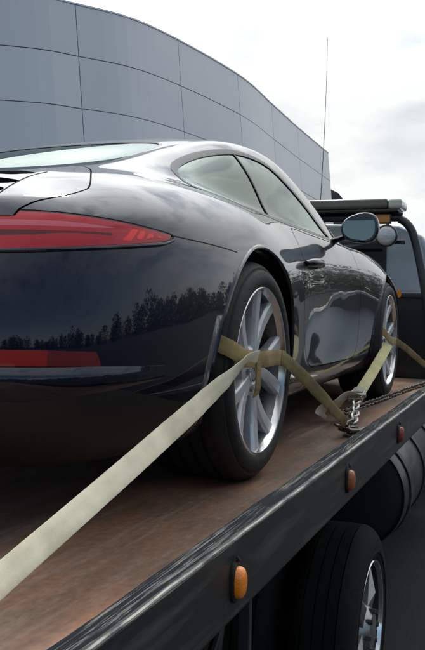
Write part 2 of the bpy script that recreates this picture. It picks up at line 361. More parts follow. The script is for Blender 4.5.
# ================================================================== SETTING
def setting():
    G = -1.12
    bm = bmesh.new(); n = 96
    c = bm.verts.new((0, 0, G)); prev = None
    radii = [6, 20, 60, 200, 800, 3500]; last = None
    for r in radii:
        ring = [bm.verts.new((r*math.cos(2*PI*i/n), r*math.sin(2*PI*i/n), G)) for i in range(n)]
        for i in range(n):
            if last: bm.faces.new((last[i], ring[i], ring[(i+1) % n], last[(i+1) % n]))
            else: bm.faces.new((c, ring[i], ring[(i+1) % n]))
        last = ring
    bobj('ground', bm, M['asphalt'], kind='structure')
    # far wood beyond the yard, behind and to the right of the truck
    V = []; F_ = []; rng = np.random.default_rng(3)
    for k in range(300):
        az = math.radians(rng.uniform(4, 300)); d = rng.uniform(62, 95)
        cx, cy = d*math.sin(az), d*math.cos(az); h = rng.uniform(5.5, 9.5)*(1+.25*math.sin(az*7)); rad = h*rng.uniform(.34, .5)
        m_ = 300
        th = rng.uniform(0, 2*PI, m_); u = rng.uniform(0, 1, m_)**.6; zz = rng.uniform(.05, 1, m_)
        env = np.sqrt(np.clip(1-((zz-.42)/.60)**2, 0, 1))
        px = cx+rad*env*u*np.cos(th); py = cy+rad*env*u*np.sin(th); pz = G+h*zz
        for a, b, c_ in zip(px, py, pz):
            s = rng.uniform(.28, .75); q = rng.normal(size=(3, 3)); b0 = len(V)
            for j in range(3):
                V.append((a+q[j, 0]*s*.7, b+q[j, 1]*s*.7, c_+q[j, 2]*s*.55))
            F_.append((b0, b0+1, b0+2))
    o = from_arrays('distant_woods', V, F_, M['leaf'], smooth=False, kind='stuff')
    tag(o, 'far-off line of green trees round the yard', 'woods')

def building():
    lean = .07
    UP = Ur-lean*Rr+math.sin(.0303)*Fv; UP /= np.linalg.norm(UP)
    Fh = Fv-UP*(Fv@UP); Fh /= np.linalg.norm(Fh); Rh = np.cross(Fh, UP)
    MW = Matrix(((Rh[0], Fh[0], UP[0], CAM[0]), (Rh[1], Fh[1], UP[1], CAM[1]), (Rh[2], Fh[2], UP[2], CAM[2]), (0, 0, 0, 1)))
    key = [(-21.0, 14.9), (-14.0, 14.3), (-8.2, 14.8), (-3.78, 16.53), (-2.39, 17.46), (-.93, 18.94), (1.15, 22.72), (2.28, 25.73), (3.37, 28.74), (5.0, 33.03)]
    C_ = cr(key, 40); seg = np.linalg.norm(np.diff(C_, axis=0), axis=1); cum = np.concatenate([[0], np.cumsum(seg)])
    i0 = int(np.argmin(np.hypot(C_[:, 0]+2.39, C_[:, 1]-17.46))); s0 = cum[i0]
    def at(s):
        s = min(max(s, 0), cum[-1]); i = min(max(1, np.searchsorted(cum, s)), len(C_)-1); f = (s-cum[i-1])/(cum[i]-cum[i-1])
        p = C_[i-1]+(C_[i]-C_[i-1])*f; t = C_[min(i+3, len(C_)-1)]-C_[max(i-4, 0)]; t /= np.hypot(*t); return p, np.array([-t[1], t[0]])
    b = empty('clad_building', (0, 0, 0), 'curved building clad in slate blue panels behind the dark coupe', 'building')
    b.matrix_world = MW
    # inner drum behind the cladding joints, with end and back walls and a roof
    ss = np.linspace(0, cum[-1], 60); bm = bmesh.new(); top, bot, tb, bb = [], [], [], []
    for s in ss:
        p, n_ = at(s); q = p+n_*.10; z = p+n_*9
        top.append(bm.verts.new((*q, 7.33))); bot.append(bm.verts.new((*q, -2.2))); tb.append(bm.verts.new((*z, 7.33))); bb.append(bm.verts.new((*z, -2.2)))
    for i in range(59):
        bm.faces.new((bot[i], bot[i+1], top[i+1], top[i])); bm.faces.new((top[i], top[i+1], tb[i+1], tb[i])); bm.faces.new((tb[i], tb[i+1], bb[i+1], bb[i]))
    for i in (0, 59): bm.faces.new((bot[i], top[i], tb[i], bb[i]))
    bobj('wall', bm, M['joint'], b)
    cols = []
    s = s0-5*3.2
    while s < cum[-1]-.3:
        cols.append((max(s, .02), min(s+3.2, cum[-1]))); s += 3.2
    for a, c in cols:
        bm = bmesh.new(); g = .009; K = 10; fr = []; bk = []
        hz = 1.1
        for z in (g, hz-g):
            rf, rb = [], []
            for k in range(K+1):
                p, n_ = at(a+g+(c-a-2*g)*k/K); q = p+n_*.05
                rf.append(bm.verts.new((*p, z))); rb.append(bm.verts.new((*q, z)))
            fr.append(rf); bk.append(rb)
        for k in range(K):
            bm.faces.new((fr[0][k], fr[0][k+1], fr[1][k+1], fr[1][k]))
            bm.faces.new((fr[1][k], fr[1][k+1], bk[1][k+1], bk[1][k])); bm.faces.new((fr[0][k+1], fr[0][k], bk[0][k], bk[0][k+1]))
        bm.faces.new((fr[0][0], fr[1][0], bk[1][0], bk[0][0])); bm.faces.new((fr[0][K], bk[0][K], bk[1][K], fr[1][K]))
        bmesh.ops.recalc_face_normals(bm, faces=bm.faces)
        me = bpy.data.meshes.new('panel'); bm.to_mesh(me); bm.free(); me.materials.append(M['panel'])
        for r in range(8):
            o = link(bpy.data.objects.new('panel', me), b); o.location = (0, 0, 7.4-1.1*(r+1)+random.uniform(-.002, .002))
    # parapet cap
    bm = bmesh.new(); R_ = []
    for s in np.linspace(0, cum[-1], 80):
        p, n_ = at(s); R_.append([bm.verts.new((*(p-n_*.015), 7.395)), bm.verts.new((*(p-n_*.015), 7.43)), bm.verts.new((*(p+n_*.30), 7.43)), bm.verts.new((*(p+n_*.30), 7.395))])
    for i in range(79):
        for j in range(4): bm.faces.new((R_[i][j], R_[i][(j+1) % 4], R_[i+1][(j+1) % 4], R_[i+1][j]))
    bobj('parapet_cap', bm, M['panel'], b)
    # dark low roof past the far end of the facade
    h = empty('dark_roofed_shed', (0, 0, 0), 'dark sloping roof just past the far end of the clad facade', 'shed'); h.matrix_world = MW
    bm = bmesh.new(); y0, y1 = 42, 54
    prof = [(1.5, 7.9), (5.6, 7.86), (6.36, 7.6), (6.72, 7.38), (7.08, 6.84), (7.08, 5.1), (1.5, 5.1)]
    A = [bm.verts.new((x, y0, z)) for x, z in prof]; C2 = [bm.verts.new((x, y1, z)) for x, z in prof]
    bm.faces.new(A); bm.faces.new(C2[::-1])
    for i in range(7): bm.faces.new((A[i], C2[i], C2[(i+1) % 7], A[(i+1) % 7]))
    bobj('roof', bm, M['roof'], h)
    B('wall', (1.7, 42.2, -2.5), (6.95, 53.8, 5.1), M['cabpaint'], h)

# ================================================================== CAR
# y0, zc, xr,zr, xb,zb, x6,z6, w,zw, wm(z=.50), wl(z=.36), wk(z .26), wu
KEY=np.array([
[-1.06,.795, .00,.795, .00,.795, .00,.79, .00,.70, .00, .00, .00],
[-1.055,.797,.12,.797, .18,.796, .22,.79, .25,.70, .25, .25, .25],
[-1.04,.80, .22,.80, .32,.798, .39,.79, .44,.70, .45, .45, .44],
[-1.01,.812,.31,.81, .44,.80, .54,.785, .60,.70, .61, .61, .60],
[-.95,.838, .37,.835, .53,.82, .645,.79, .71,.70, .725, .725, .71],
[-.86, .872, .41, .868, .58, .84, .70, .80, .775, .70, .79, .79, .77],
[-.74, .883, .44, .882, .61, .865, .735, .82, .825, .69, .84, .835, .81],
[-.58, .902, .465, .906, .63, .885, .755, .84, .865, .68, .875, .87, .84],
[-.38, .922, .48, .942, .635, .91, .765, .86, .89, .67, .90, .885, .86],
[-.15, .975, .495, .992, .635, 0.925, .77, .87, .902, .67, .907, .895, .87],
[.10, 1.06, .515, 1.06, .64, 0.928, .772, .87, .90, .67, .905, .895, .87],
[.35, 1.145, .53, 1.12, 0.66, 0.918, .772, 0.852, .885, .67, .885, .875, .86],
[.60, 1.213, .55, 1.17, 0.69, 0.907, .775, 0.838, .862, .67, .855, .845, .84],
[.90, 1.268, .565, 1.185, 0.712, 0.897, .785, 0.826, .85, .67, .838, .825, .825],
[1.20, 1.283, .57, 1.178, 0.722, 0.888, .79, 0.82, .845, .67, .832, .82, .822],
[1.50, 1.256, .57, 1.125, 0.727, 0.876, .795, 0.815, .848, .67, .834, .822, .822],
[1.75, 1.178, .565, 1.05, 0.722, 0.866, .80, 0.815, .855, .67, .842, .83, .826],
[1.95, 1.085, .555, .97, .70, 0.862, .802, .825, .867, .66, .857, .845, .835],
[2.15,.965,.53,.90, .67,.868, .797,.822, .88,.65, .876, .865, .845],
[2.35,.895,.48,.868,.64,.863, .79,.818, .888,.64, .888, .875, .85],
[2.55,.85, .44,.838,.61,.85, .775,.805, .888,.62, .89, .875, .85],
[2.75, .803, .41, .80, .58, .822, .745, .778, .876, .60, .872, .86, .83],
[2.95, .75, .38, .75, .54, .775, .69, .735, .85, .58, .852, .842, .79],
[3.12, .69, .34, .69, .48, .71, .61, .68, .765, .56, .775, .745, .71],
[3.26,.62, .28,.62, .39,.635, .50,.61, .61,.52, .63,.62,.58],
[3.36,.55, .19,.55, .27,.56, .34,.54, .42,.48, .43,.42,.40],
[3.41,.50, .0,.50, .0,.50, .0,.49, .0,.45, .0,.0,.0]])
def rows():
    P=[]
    for r in KEY:
        y,zc,xr,zr,xb,zb,x6,z6,w,zw,wm,wl,wk=r
        fr=y>3; rear=max(0,min(1,(-.55-y)/.5)); fro=max(0,min(1,(y-2.7)/.7))
        zz=lambda z:z
        pts=[(0,zc),(.5*xr,zc-.16*(zc-zr)),(.85*xr,zc-.58*(zc-zr)),(xr,zr),
             (xr+.56*(xb-xr)+.012*max(0,(zr-zb)*5),zr+.5*(zb-zr)),(xb,zb),(xb+.5*(x6-xb),zb+.42*(z6-zb)),(x6,z6),
             (x6+.66*(w-x6),z6+.45*(zw-z6)),(w,zw),
             (wm,.52),(wl,.37),(wk,.275),(wk-.022,.215),(wk-.09,.165),(wk*.55,.15),(0,.15)]
        row=[]
        for x,z in pts:
            yy=y
            if rear>0:
                h=.20*max(0,(z-.50))**1.5/.3**1.5*.62 + .16*max(0,(.42-z)/.27)**2
                yy=y+rear*h
            if fro>0:
                h=-.30*max(0,(z-.45))-.25*max(0,.40-z)
                yy=y+fro*h
            row.append((x,yy,z))
        P.append(row)
    return np.array(P)
def bsp(P,n):  # uniform cubic b-spline along axis 0, reflected phantom ends, n samples per span
    m=len(P)
    A=np.concatenate([2*P[:1]-P[1:2],P,2*P[-1:]-P[-2:-1]])
    out=[]
    for i in range(m-1):
        for j in range(n):
            t=j/n
            b=[(1-t)**3/6,(3*t**3-6*t**2+4)/6,(-3*t**3+3*t**2+3*t+1)/6,t**3/6]
            out.append(sum(b[q]*A[i+q] for q in range(4)))
    out.append(P[-1].copy())
    return np.array(out)
def surface(nr=10,nk=10):
    P=rows()
    # sharpen toward interpolation
    def S(Q): 
        R=bsp(Q,1); return R.swapaxes(0,1)
    def sm(Q):
        R=Q.copy(); R[1:-1]=(Q[:-2]+4*Q[1:-1]+Q[2:])/6; R2=R.copy(); R2[:,1:-1]=(R[:,:-2]+4*R[:,1:-1]+R[:,2:])/6; return R2
    Q=P+.75*(P-sm(P)); 
    Q[:,0,0]=0;Q[:,-1,0]=0;Q[0,:,0]=0;Q[-1,:,0]=0
    # ends along k: symmetric at centre
    D=bsp(Q,nr)
    E=D.swapaxes(0,1)
    # mirror phantoms across x=0
    a=E[1:2]*[-1,1,1]; b=E[-2:-1]*[-1,1,1]
    A=np.concatenate([a,E,b]); out=[]
    m=len(E)
    for i in range(m-1):
        for j in range(nk):
            t=j/nk
            bb=[(1-t)**3/6,(3*t**3-6*t**2+4)/6,(-3*t**3+3*t**2+3*t+1)/6,t**3/6]
            out.append(sum(bb[q]*A[i+q] for q in range(4)))
    t=1; out.append((A[-3]+4*A[-2]+A[-1])/6)
    G=np.array(out).swapaxes(0,1)
    G[:,0,0]=0;G[:,-1,0]=0
    G[...,0]=np.maximum(G[...,0],0)
    return G


def make_surface(nr, nk):
    G = surface(nr, nk)
    du = np.gradient(G, axis=0); dv = np.gradient(G, axis=1)
    N = np.cross(dv, du); ln = np.linalg.norm(N, axis=2, keepdims=True); N = N/np.maximum(ln, 1e-9)
    # outward check
    if N[G.shape[0]//2, G.shape[1]//3] @ np.array([1, 0, 0]) < 0 and N[G.shape[0]//2, 2] @ np.array([0, 0, 1]) < 0: N = -N
    bad = ln[..., 0] < 1e-7
    N[0] = [0, -1, 0]; N[-1] = [0, 1, 0]; N[:, 0, 0] = 0; N[:, -1, 0] = 0
    for i, j in np.argwhere(bad):
        if 0 < i < G.shape[0]-1: N[i, j] = N[max(i-1, 0), j]
    N /= np.maximum(np.linalg.norm(N, axis=2, keepdims=True), 1e-9)
    a, b = G.shape[:2]; idx = np.arange(a*b).reshape(a, b)
    Fq = np.stack([idx[:-1, :-1], idx[:-1, 1:], idx[1:, 1:], idx[1:, :-1]], -1).reshape(-1, 4)
    V = G.reshape(-1, 3)
    # orient faces along N
    f = Fq[len(Fq)//2]; nrm = np.cross(V[f[1]]-V[f[0]], V[f[2]]-V[f[0]])
    if nrm @ N.reshape(-1, 3)[f[0]] < 0: Fq = Fq[:, ::-1]
    keep = [tuple(q) for q in Fq]
    return [V.copy(), N.reshape(-1, 3).copy(), keep]

def compact(V, N, Fc):
    used = sorted({i for f in Fc for i in f}); mp_ = {u: k for k, u in enumerate(used)}
    return [V[used], N[used], [tuple(mp_[i] for i in f) for f in Fc]]
def split(mesh, fn):
    """cut a surface along fn = 0; returns (negative side, positive side)"""
    V, N, Fc = mesh
    val = fn(V); val = np.where(np.abs(val) < 1e-7, 1e-7, val)
    nv = [V]; nN = [N]; extra = {}; base = len(V); ev = []; en = []
    neg, pos = [], []
    sg = val < 0
    for f in Fc:
        s = [sg[i] for i in f]
        if all(s): neg.append(f); continue
        if not any(s): pos.append(f); continue
        A, Bp = [], []
        K = len(f)
        for k in range(K):
            i, j = f[k], f[(k+1) % K]
            (A if sg[i] else Bp).append(i)
            if sg[i] != sg[j]:
                key = (min(i, j), max(i, j))
                if key not in extra:
                    t = val[key[0]]/(val[key[0]]-val[key[1]])
                    ev.append(V[key[0]]*(1-t)+V[key[1]]*t); n_ = N[key[0]]*(1-t)+N[key[1]]*t; en.append(n_/max(1e-9, np.linalg.norm(n_)))
                    extra[key] = base+len(ev)-1
                A.append(extra[key]); Bp.append(extra[key])
        if len(A) > 2: neg.append(tuple(A))
        if len(Bp) > 2: pos.append(tuple(Bp))
    V2 = np.concatenate([V, np.array(ev)]) if ev else V; N2 = np.concatenate([N, np.array(en)]) if en else N
    return compact(V2, N2, neg) if neg else None, compact(V2, N2, pos) if pos else None
def sdf(poly):
    """signed distance to a closed 2D outline, negative inside"""
    P = np.array(poly, float); Q = np.roll(P, -1, axis=0)
    lo, hi = P.min(0)-.12, P.max(0)+.12
    def f(p):
        r = np.full(len(p), 1.0); ok = np.all((p > lo) & (p < hi), axis=1); p = p[ok]
        if not len(p): return r
        d = np.full(len(p), 9.0); ins = np.zeros(len(p), bool)
        for a, b in zip(P, Q):
            e = b-a; w_ = p-a; t = np.clip((w_@e)/(e@e+1e-12), 0, 1); d = np.minimum(d, np.hypot(*(w_-t[:, None]*e).T))
            c = ((a[1] > p[:, 1]) != (b[1] > p[:, 1]))
            with np.errstate(divide='ignore', invalid='ignore'):
                x = (b[0]-a[0])*(p[:, 1]-a[1])/(b[1]-a[1])+a[0]
            ins ^= c & (p[:, 0] < x)
        r[ok] = np.where(ins, -d, d); return r
    return f
def fn(proj, where, sd_, off=0):
    def g(V):
        r = sd_(proj(V))-off; return np.where(where(V), r, 1.0)
    return g
side = lambda V: V[:, 1:3]
top = lambda V: V[:, :2]
fas = lambda V: np.stack([.75*np.arctan2(V[:, 0], -(V[:, 1]+.35)), V[:, 2]], -1)
R_SIDE = lambda V: (V[:, 0] > .42) & (V[:, 2] > .2)
R_TOP = lambda V: V[:, 2] > .6
R_FAS = lambda V: (V[:, 1] < -.15) & (V[:, 2] > .2)

def offset(mesh, d): return [mesh[0]+mesh[1]*d, mesh[1], mesh[2]]
def mirror(mesh):
    V, N, Fc = mesh; s = np.array([-1, 1, 1]); return [V*s, N*s, [f[::-1] for f in Fc]]
def join(*ms):
    V, N, Fc = [], [], []; b = 0
    for m in ms:
        V.append(m[0]); N.append(m[1]); Fc += [tuple(i+b for i in f) for f in m[2]]; b += len(m[0])
    return [np.concatenate(V), np.concatenate(N), Fc]
def rim_walls(mesh, depth):
    """turn the open edges of a cut panel inward so that it shows thickness"""
    V, N, Fc = mesh; cnt = {}
    for f in Fc:
        for k in range(len(f)):
            a, b = f[k], f[(k+1) % len(f)]; cnt[(a, b)] = 1
    W = [(a, b) for a, b in cnt if (b, a) not in cnt and not (abs(V[a][0]) < 1e-4 and abs(V[b][0]) < 1e-4)]
    vs = sorted({i for e in W for i in e}); mp_ = {v: len(V)+k for k, v in enumerate(vs)}
    V2 = np.concatenate([V, V[vs]-N[vs]*depth]); N2 = np.concatenate([N, N[vs]])
    return [V2, N2, Fc+[(b, a, mp_[a], mp_[b]) for a, b in W]]
def skin(name, mesh, m, parent, walls=.006, **k):
    if walls:
        # wall faces get plain normals: keep them as their own material-less strip by not smoothing
        nf = len(mesh[2]); mw = rim_walls(mesh, walls)
        me = bpy.data.meshes.new(name); me.from_pydata([tuple(map(float, v)) for v in mw[0]], [], [tuple(int(i) for i in f) for f in mw[2]])
        me.materials.append(m)
        sm = [True]*nf+[False]*(len(mw[2])-nf); me.polygons.foreach_set('use_smooth', sm)
        ln = []
        me.update()
        for pi, p in enumerate(me.polygons):
            for vi in p.vertices: ln.append(tuple(mw[1][vi]) if pi < nf else tuple(p.normal))
        me.normals_split_custom_set(ln); o = link(bpy.data.objects.new(name, me), parent); return o
    return from_arrays(name, mesh[0], mesh[2], m, parent, N=mesh[1], **k)

def arch(cy, cz, ry, rz):
    return lambda V: np.where((V[:, 0] > .42) & (V[:, 2] < .86), (np.hypot((V[:, 1]-cy)/ry, (V[:, 2]-cz)/rz)-1)*min(ry, rz), 1.0)

def wheel(loc, side_, car, w_=.285, R=.342):
    """wheel built with its outer face at local +x = 0"""
    e = bpy.data.objects.new('wheel', None); link(e, car); e.location = loc
    if side_ < 0: e.rotation_euler = (0, 0, PI)
    # tyre
    prof = [(-.012, .258), (.004, .262), (.010, .272), (.011, .290), (.006, .308), (-.001, .3135), (-.006, .315), (-.006, .323), (-.018, .334), (-.034, .340)]
    gro = [(-.045, .342)]
    for gx in (.075, .118, .165, .208): gro += [(-gx+.006, .342), (-gx+.005, .334), (-gx-.005, .334), (-gx-.006, .342)]
    prof += gro+[(-w_+.04, .341), (-w_+.018, .334), (-w_, .31), (-w_, .28), (-w_+.02, .255)]
    L('tyre', prof, M['tyre'], e, 96)
    # barrel
    L('rim_lip', [(-.010, .2605), (.004, .2635), (.0065, .260), (.005, .2545), (-.004, .251), (-.016, .247)], M['lip'], e, 96)
    L('rim_barrel', [(-.014, .248), (-.04, .238), (-.08, .232), (-.22, .236), (-.26, .25)], M['barrel'], e, 72)
    # twin spokes: five pairs
    bm = bmesh.new()
    def spoke(pc, off):
        a0 = math.radians(pc+off*.20); a1 = math.radians(pc+off)
        st = []
        for t in (0, .18, .38, .6, .8, 1.0):
            r = .045+(.250-.045)*t; a = a0+(a1-a0)*(t**.9)
            hw = .018+.010*t
            fx = -.024+.004*t+.012*t*t*t; dp = .046-.014*t
            c, s = math.cos(a), math.sin(a)
            q = [(fx, -hw*.72), (fx, hw*.72), (fx-.010, hw), (fx-dp, hw*.95), (fx-dp, -hw*.95), (fx-.010, -hw)]
            st.append([bm.verts.new((x, r*c-u*s, r*s+u*c)) for x, u in q])
        for i in range(5):
            for j in range(6): bm.faces.new((st[i][j], st[i][(j+1) % 6], st[i+1][(j+1) % 6], st[i+1][j]))
        bm.faces.new(st[0][::-1]); bm.faces.new(st[-1])
    for k in range(5):
        for o_ in (-18, 18): spoke(-72+72*k, o_)
    # web where each pair joins
    for k in range(5):
        pc = math.radians(-72+72*k); st = []
        for r, hw, fx in ((.04, .022, -.028), (.09, .026, -.026), (.118, .012, -.026), (.126, .004, -.030)):
            c, s = math.cos(pc), math.sin(pc)
            st.append([bm.verts.new((x, r*c-u*s, r*s+u*c)) for x, u in ((fx, -hw), (fx, hw), (fx-.03, hw), (fx-.03, -hw))])
        for i in range(3):
            for j in range(4): bm.faces.new((st[i][j], st[i][(j+1) % 4], st[i+1][(j+1) % 4], st[i+1][j]))
        bm.faces.new(st[0][::-1]); bm.faces.new(st[-1])
    bobj('spokes', bm, M['alloy'], e, bevel=.0025, seg=2)
    L('hub', [(-.10, .085), (-.036, .080), (-.027, .070), (-.024, .044), (-.029, .038), (-.029, .001)], M['alloy'], e, 48)
    for k in range(5):
        a = math.radians(-36+72*k); bm = bmesh.new(); tube(bm, [(-.040, 0, 0), (-.020, 0, 0)], .010, 6)
        bobj('wheel_bolt', bm, M['disc'], e, loc=(0, .058*math.cos(a), .058*math.sin(a)))
    L('centre_cap', [(-.027, .037), (-.021, .036), (-.018, .030), (-.017, .001)], M['lip'], e, 32)
    L('brake_disc', [(-.125, .09), (-.125, .165), (-.155, .165), (-.155, .09), (-.125, .09)], M['disc'], e, 64, smooth=False)
    bm = bmesh.new()
    for i in range(7):
        a = math.radians(25+i*9); c, s = math.cos(a), math.sin(a)
        v = [bm.verts.new((x, r*c, r*s)) for x, r in ((-.098, .118), (-.095, .175), (-.175, .180), (-.175, .118))]
        if i:
            for j in range(4): bm.faces.new((pv[j], pv[(j+1) % 4], v[(j+1) % 4], v[j]))
        else: bm.faces.new(v)
        pv = v
    bm.faces.new(pv[::-1]); bobj('brake_caliper', bm, M['caliper'], e, bevel=.006)
    return e

def build_car():
    car = empty('sports_coupe', (0, 0, 0), 'dark navy two-door sports coupe strapped down on the rusty tow truck bed', 'car')
    full = make_surface(10, 10)
    P = M['paint']; m = full
    # wheel openings
    ar, af = arch(.018, .335, .428, .394), arch(2.455, .335, .405, .385)
    opening, m = split(m, ar); _, m = split(m, af)
    # side windows
    gl = cr([(-.012, .955), (.005, .975), (.10, 1.013), (.292, 1.069), (.54, 1.119), (.74, 1.133), (.925, 1.118), (1.09, 1.053), (1.296, .964), (1.46, .889), (1.50, .874), (1.44, .868), (1.02, .876), (.70, .888), (.45, .903), (.20, .914), (.05, .927), (.0, .94)], 6, True)
    sdg = sdf(gl); w_ = lambda V: (V[:, 0] > .40) & (V[:, 2] > .78)
    win, m = split(m, fn(side, w_, sdg, .019))
    glass, trim = split(win, fn(side, w_, sdg, 0))
    a = np.array([.556, 1.20]); b = np.array([.640, .86]); e = (b-a)/np.linalg.norm(b-a); nr = np.array([-e[1], e[0]])
    pil = lambda V: (side(V)-a)@nr
    s1, s2 = split(glass, lambda V: pil(V)+.006); mid, s2 = split(s2, lambda V: pil(V)-.006)
    if s1[0][:, 1].mean() > s2[0][:, 1].mean(): s1, s2 = s2, s1
    # second slim chrome-less moulding line outside the seal
    for sgn in (1, -1):
        f = (lambda q: q) if sgn > 0 else mirror
        t_ = join(offset(trim, .001), offset(mid, .0005))
        skin('window_seal', f(t_), M['rubber_trim'], car, .006)
        skin('quarter_window', f(offset(s1, -.003)), M['side_glass'], car, 0)
        skin('door_window', f(offset(s2, -.003)), M['side_glass'], car, 0)
    # windscreen and rear screen (half outlines closed across the centre)
    ws = sdf(np.concatenate([[(-.3, 2.10)], cr([(0, 2.10), (.35, 2.06), (.545, 1.95), (.60, 1.82), (.575, 1.55), (.515, 1.26), (.44, 1.15), (.25, 1.11), (0, 1.10)], 6), [(-.3, 1.10)]]))
    rs = sdf(np.concatenate([[(-.3, .42)], cr([(0, .42), (.26, .41), (.37, .34), (.405, .12), (.40, -.12), (.36, -.27), (.25, -.34), (0, -.36)], 6), [(-.3, -.36)]]))
    for nm, q in (('windscreen', ws), ('rear_screen', rs)):
        g0, m = split(m, fn(top, R_TOP, q, .012)); g1, bd = split(g0, fn(top, R_TOP, q, 0))
        skin(nm, join(offset(g1, -.003), mirror(offset(g1, -.003))), M['dark_glass'], car, 0)
        skin('window_seal', join(offset(bd, -.001), mirror(offset(bd, -.001))), M['rubber_trim'], car, .006)
    # engine lid with three louvres and the gap round it
    lid = np.concatenate([[(-.3, -.37)], cr([(0, -.375), (.30, -.378), (.42, -.395)], 4), cr([(.475, -.405), (.555, -.497), (.63, -.625), (.678, -.715), (.686, -.755), (.668, -.825), (.625, -.884), (.608, -.905)], 6), [(.60, -.93), (.55, -.962), (.40, -.985), (0, -1.0), (-.3, -1.0)]])
    lsd = sdf(lid); wt = lambda V: (V[:, 2] > .742) & (V[:, 1] < -.2)
    _in, m = split(m, fn(top, wt, lsd, .0022)); lidm, _ = split(_in, fn(top, wt, lsd, -.0022))
    lv = [cr([(0, -.57), (.20, -.585), (.34, -.615), (.45, -.655), (.510, -.690), (.49, -.725), (.445, -.748), (.2, -.758), (0, -.76)], 5),
          cr([(0, -.782), (.40, -.778), (.50, -.782), (.533, -.792), (.49, -.823), (.3, -.828), (0, -.832)], 5),
          cr([(0, -.856), (.40, -.850), (.50, -.845), (.528, -.852), (.505, -.876), (.3, -.884), (0, -.888)], 5)]
    for q in lv:
        q = np.concatenate([[(-.2, q[0][1])], q, [(-.2, q[-1][1])]])
        cut, lidm = split(lidm, fn(top, wt, sdf(q), 0))
        skin('louvre_opening', join(offset(cut, -.016), mirror(offset(cut, -.016))), M['void'], car, 0)
    skin('engine_lid', join(lidm, mirror(lidm)), P, car, .012)
    # doors
    dr = np.concatenate([cr([(.755, .853), (.722, .832), (.672, .785), (.635, .73), (.625, .66), (.632, .58), (.665, .48), (.735, .37), (.79, .315)], 5),
                         cr([(.86, .292), (1.25, .283), (1.66, .283), (1.745, .31)], 5), cr([(1.775, .37), (1.765, .52), (1.725, .66), (1.70, .74), (1.715, .785), (1.73, .815), (1.66, .832), (1.5, .838)], 5), [(1.44, .839), (1.2, .842), (1.02, .845), (.85, .852)]])
    dsd = sdf(dr); wd = lambda V: (V[:, 0] > .6)
    di, m = split(m, fn(side, wd, dsd, .0022)); door, _ = split(di, fn(side, wd, dsd, -.0022))
    # rear lamps
    lp = np.array([(.40, .747), (.50, .751), (.586, .753), (.641, .7535), (.695, .751), (.752, .746), (.817, .740), (.895, .730), (.958, .721), (.969, .716), (.955, .708), (.917, .699), (.831, .688), (.761, .680), (.666, .671), (.58, .667), (.42, .662), (.385, .665), (.375, .70), (.38, .74)])
    lsd2 = sdf(lp)
    li, m = split(m, fn(fas, R_FAS, lsd2, .0035)); lens, border = split(li, fn(fas, R_FAS, lsd2, -.001))
    blocks = [[(.846, .726), (.861, .725), (.837, .697), (.813, .695)], [(.868, .7235), (.884, .722), (.864, .700), (.845, .698)], [(.891, .721), (.911, .719), (.895, .706), (.876, .703)], [(.918, .7175), (.935, .7155), (.925, .709), (.905, .7075)]]
    bands = [('pale', [(.37, .7335), (.58, .7345), (.69, .7335), (.80, .7255), (.815, .7215), (.69, .7205), (.58, .7205), (.37, .720)]),
             ('deep', [(.37, .708), (.58, .710), (.69, .710), (.79, .7115), (.80, .703), (.69, .701), (.58, .697), (.37, .695)])]
    lparts = []
    for q in blocks:
        bl, lens = split(lens, fn(fas, R_FAS, sdf(q), 0)); lparts.append(('lamp_block', bl, 'lens_bright'))
    for k, q in bands:
        bl, lens = split(lens, fn(fas, R_FAS, sdf(q), 0)); lparts.append(('light_band', bl, 'lens_pink' if k == 'pale' else 'lens_dark'))
    # bumper seam from the lamp tip to the wheel opening
    # lower reflector
    rf = sdf([(.42, .447), (.58, .4465), (.652, .4455), (.742, .441), (.750, .4125), (.652, .4145), (.42, .4155)])
    rc, m = split(m, fn(fas, R_FAS, rf, .0015)); r1_, r2_ = split(rc, lambda V: fas(V)[:, 0]-.652)
    # head lamps and number plate recess left plain; split lamps by plan outline
    hs = sdf([(.62+.12*math.cos(t)*.95-.02*math.sin(t), 2.965+.155*math.sin(t)) for t in np.linspace(0, 2*PI, 40)[:-1]])
    hl, m = split(m, fn(top, lambda V: (V[:, 2] > .58) & (V[:, 1] > 2.6), hs, 0))
    # black lower valance of the rear bumper
    val, m = split(m, lambda V: np.where((V[:, 1] < -.42), V[:, 2]-(.300+.065*np.clip((-V[:, 1]-.55)/.30, 0, 1)), 1.0))
    # scuffed protective film on the trailing edge of the rear wheel opening
    fl, m = split(m, lambda V: np.where((V[:, 0] > .6) & (V[:, 1] < -.30) & (V[:, 2] < .53) & (V[:, 2] > .24), ar(V)-.038, 1.0))
    # side sills below the doors in paint; belly black
    belly, m = split(m, lambda V: V[:, 2]-.158)
    skin('body', join(m, mirror(m)), P, car, .012)
    skin('belly_pan', join(belly, mirror(belly)), M['black_plastic'], car, 0)
    skin('rear_valance', join(val, mirror(val)), M['black_plastic'], car, .01)
    for sgn in (1, -1):
        f = (lambda q: q) if sgn > 0 else mirror
        skin('door', f(door), P, car, .012); skin('stone_guard', f(fl), M['film'], car, .006)
        t = skin('tail_lamp', f(offset(lens, -.001)), M['lens_red'], car, .006)
        skin('lamp_surround', f(offset(border, -.0015)), M['rubber_trim'], t, .004)
        for nm, q, mm in lparts: skin(nm, f(offset(q, -.0006 if mm == 'lens_bright' else -.0012)), M[mm], t, .003)
        skin('bumper_reflector', f(offset(r1_, .001)), M['reflector_b'], car, .004)
        skin('bumper_reflector', f(offset(r2_, .001)), M['reflector'], car, .004)
        skin('head_lamp', f(hl), M['lamp_glass'], car, .004)
    # dark inner shell seen through gaps and openings, open at the windows
    sh = make_surface(5, 6)
    _, sh = split(sh, fn(side, w_, sdg, .03)); _, sh = split(sh, ar); _, sh = split(sh, af)
    for q in (ws, rs): _, sh = split(sh, fn(top, R_TOP, q, .03))
    sh = offset(sh, -.022); skin('cabin_lining', join(sh, mirror(sh)), M['cabin'], car, 0)
    # crisp ridge under the lamps and the step in the bumper
    from mathutils.bvhtree import BVHTree
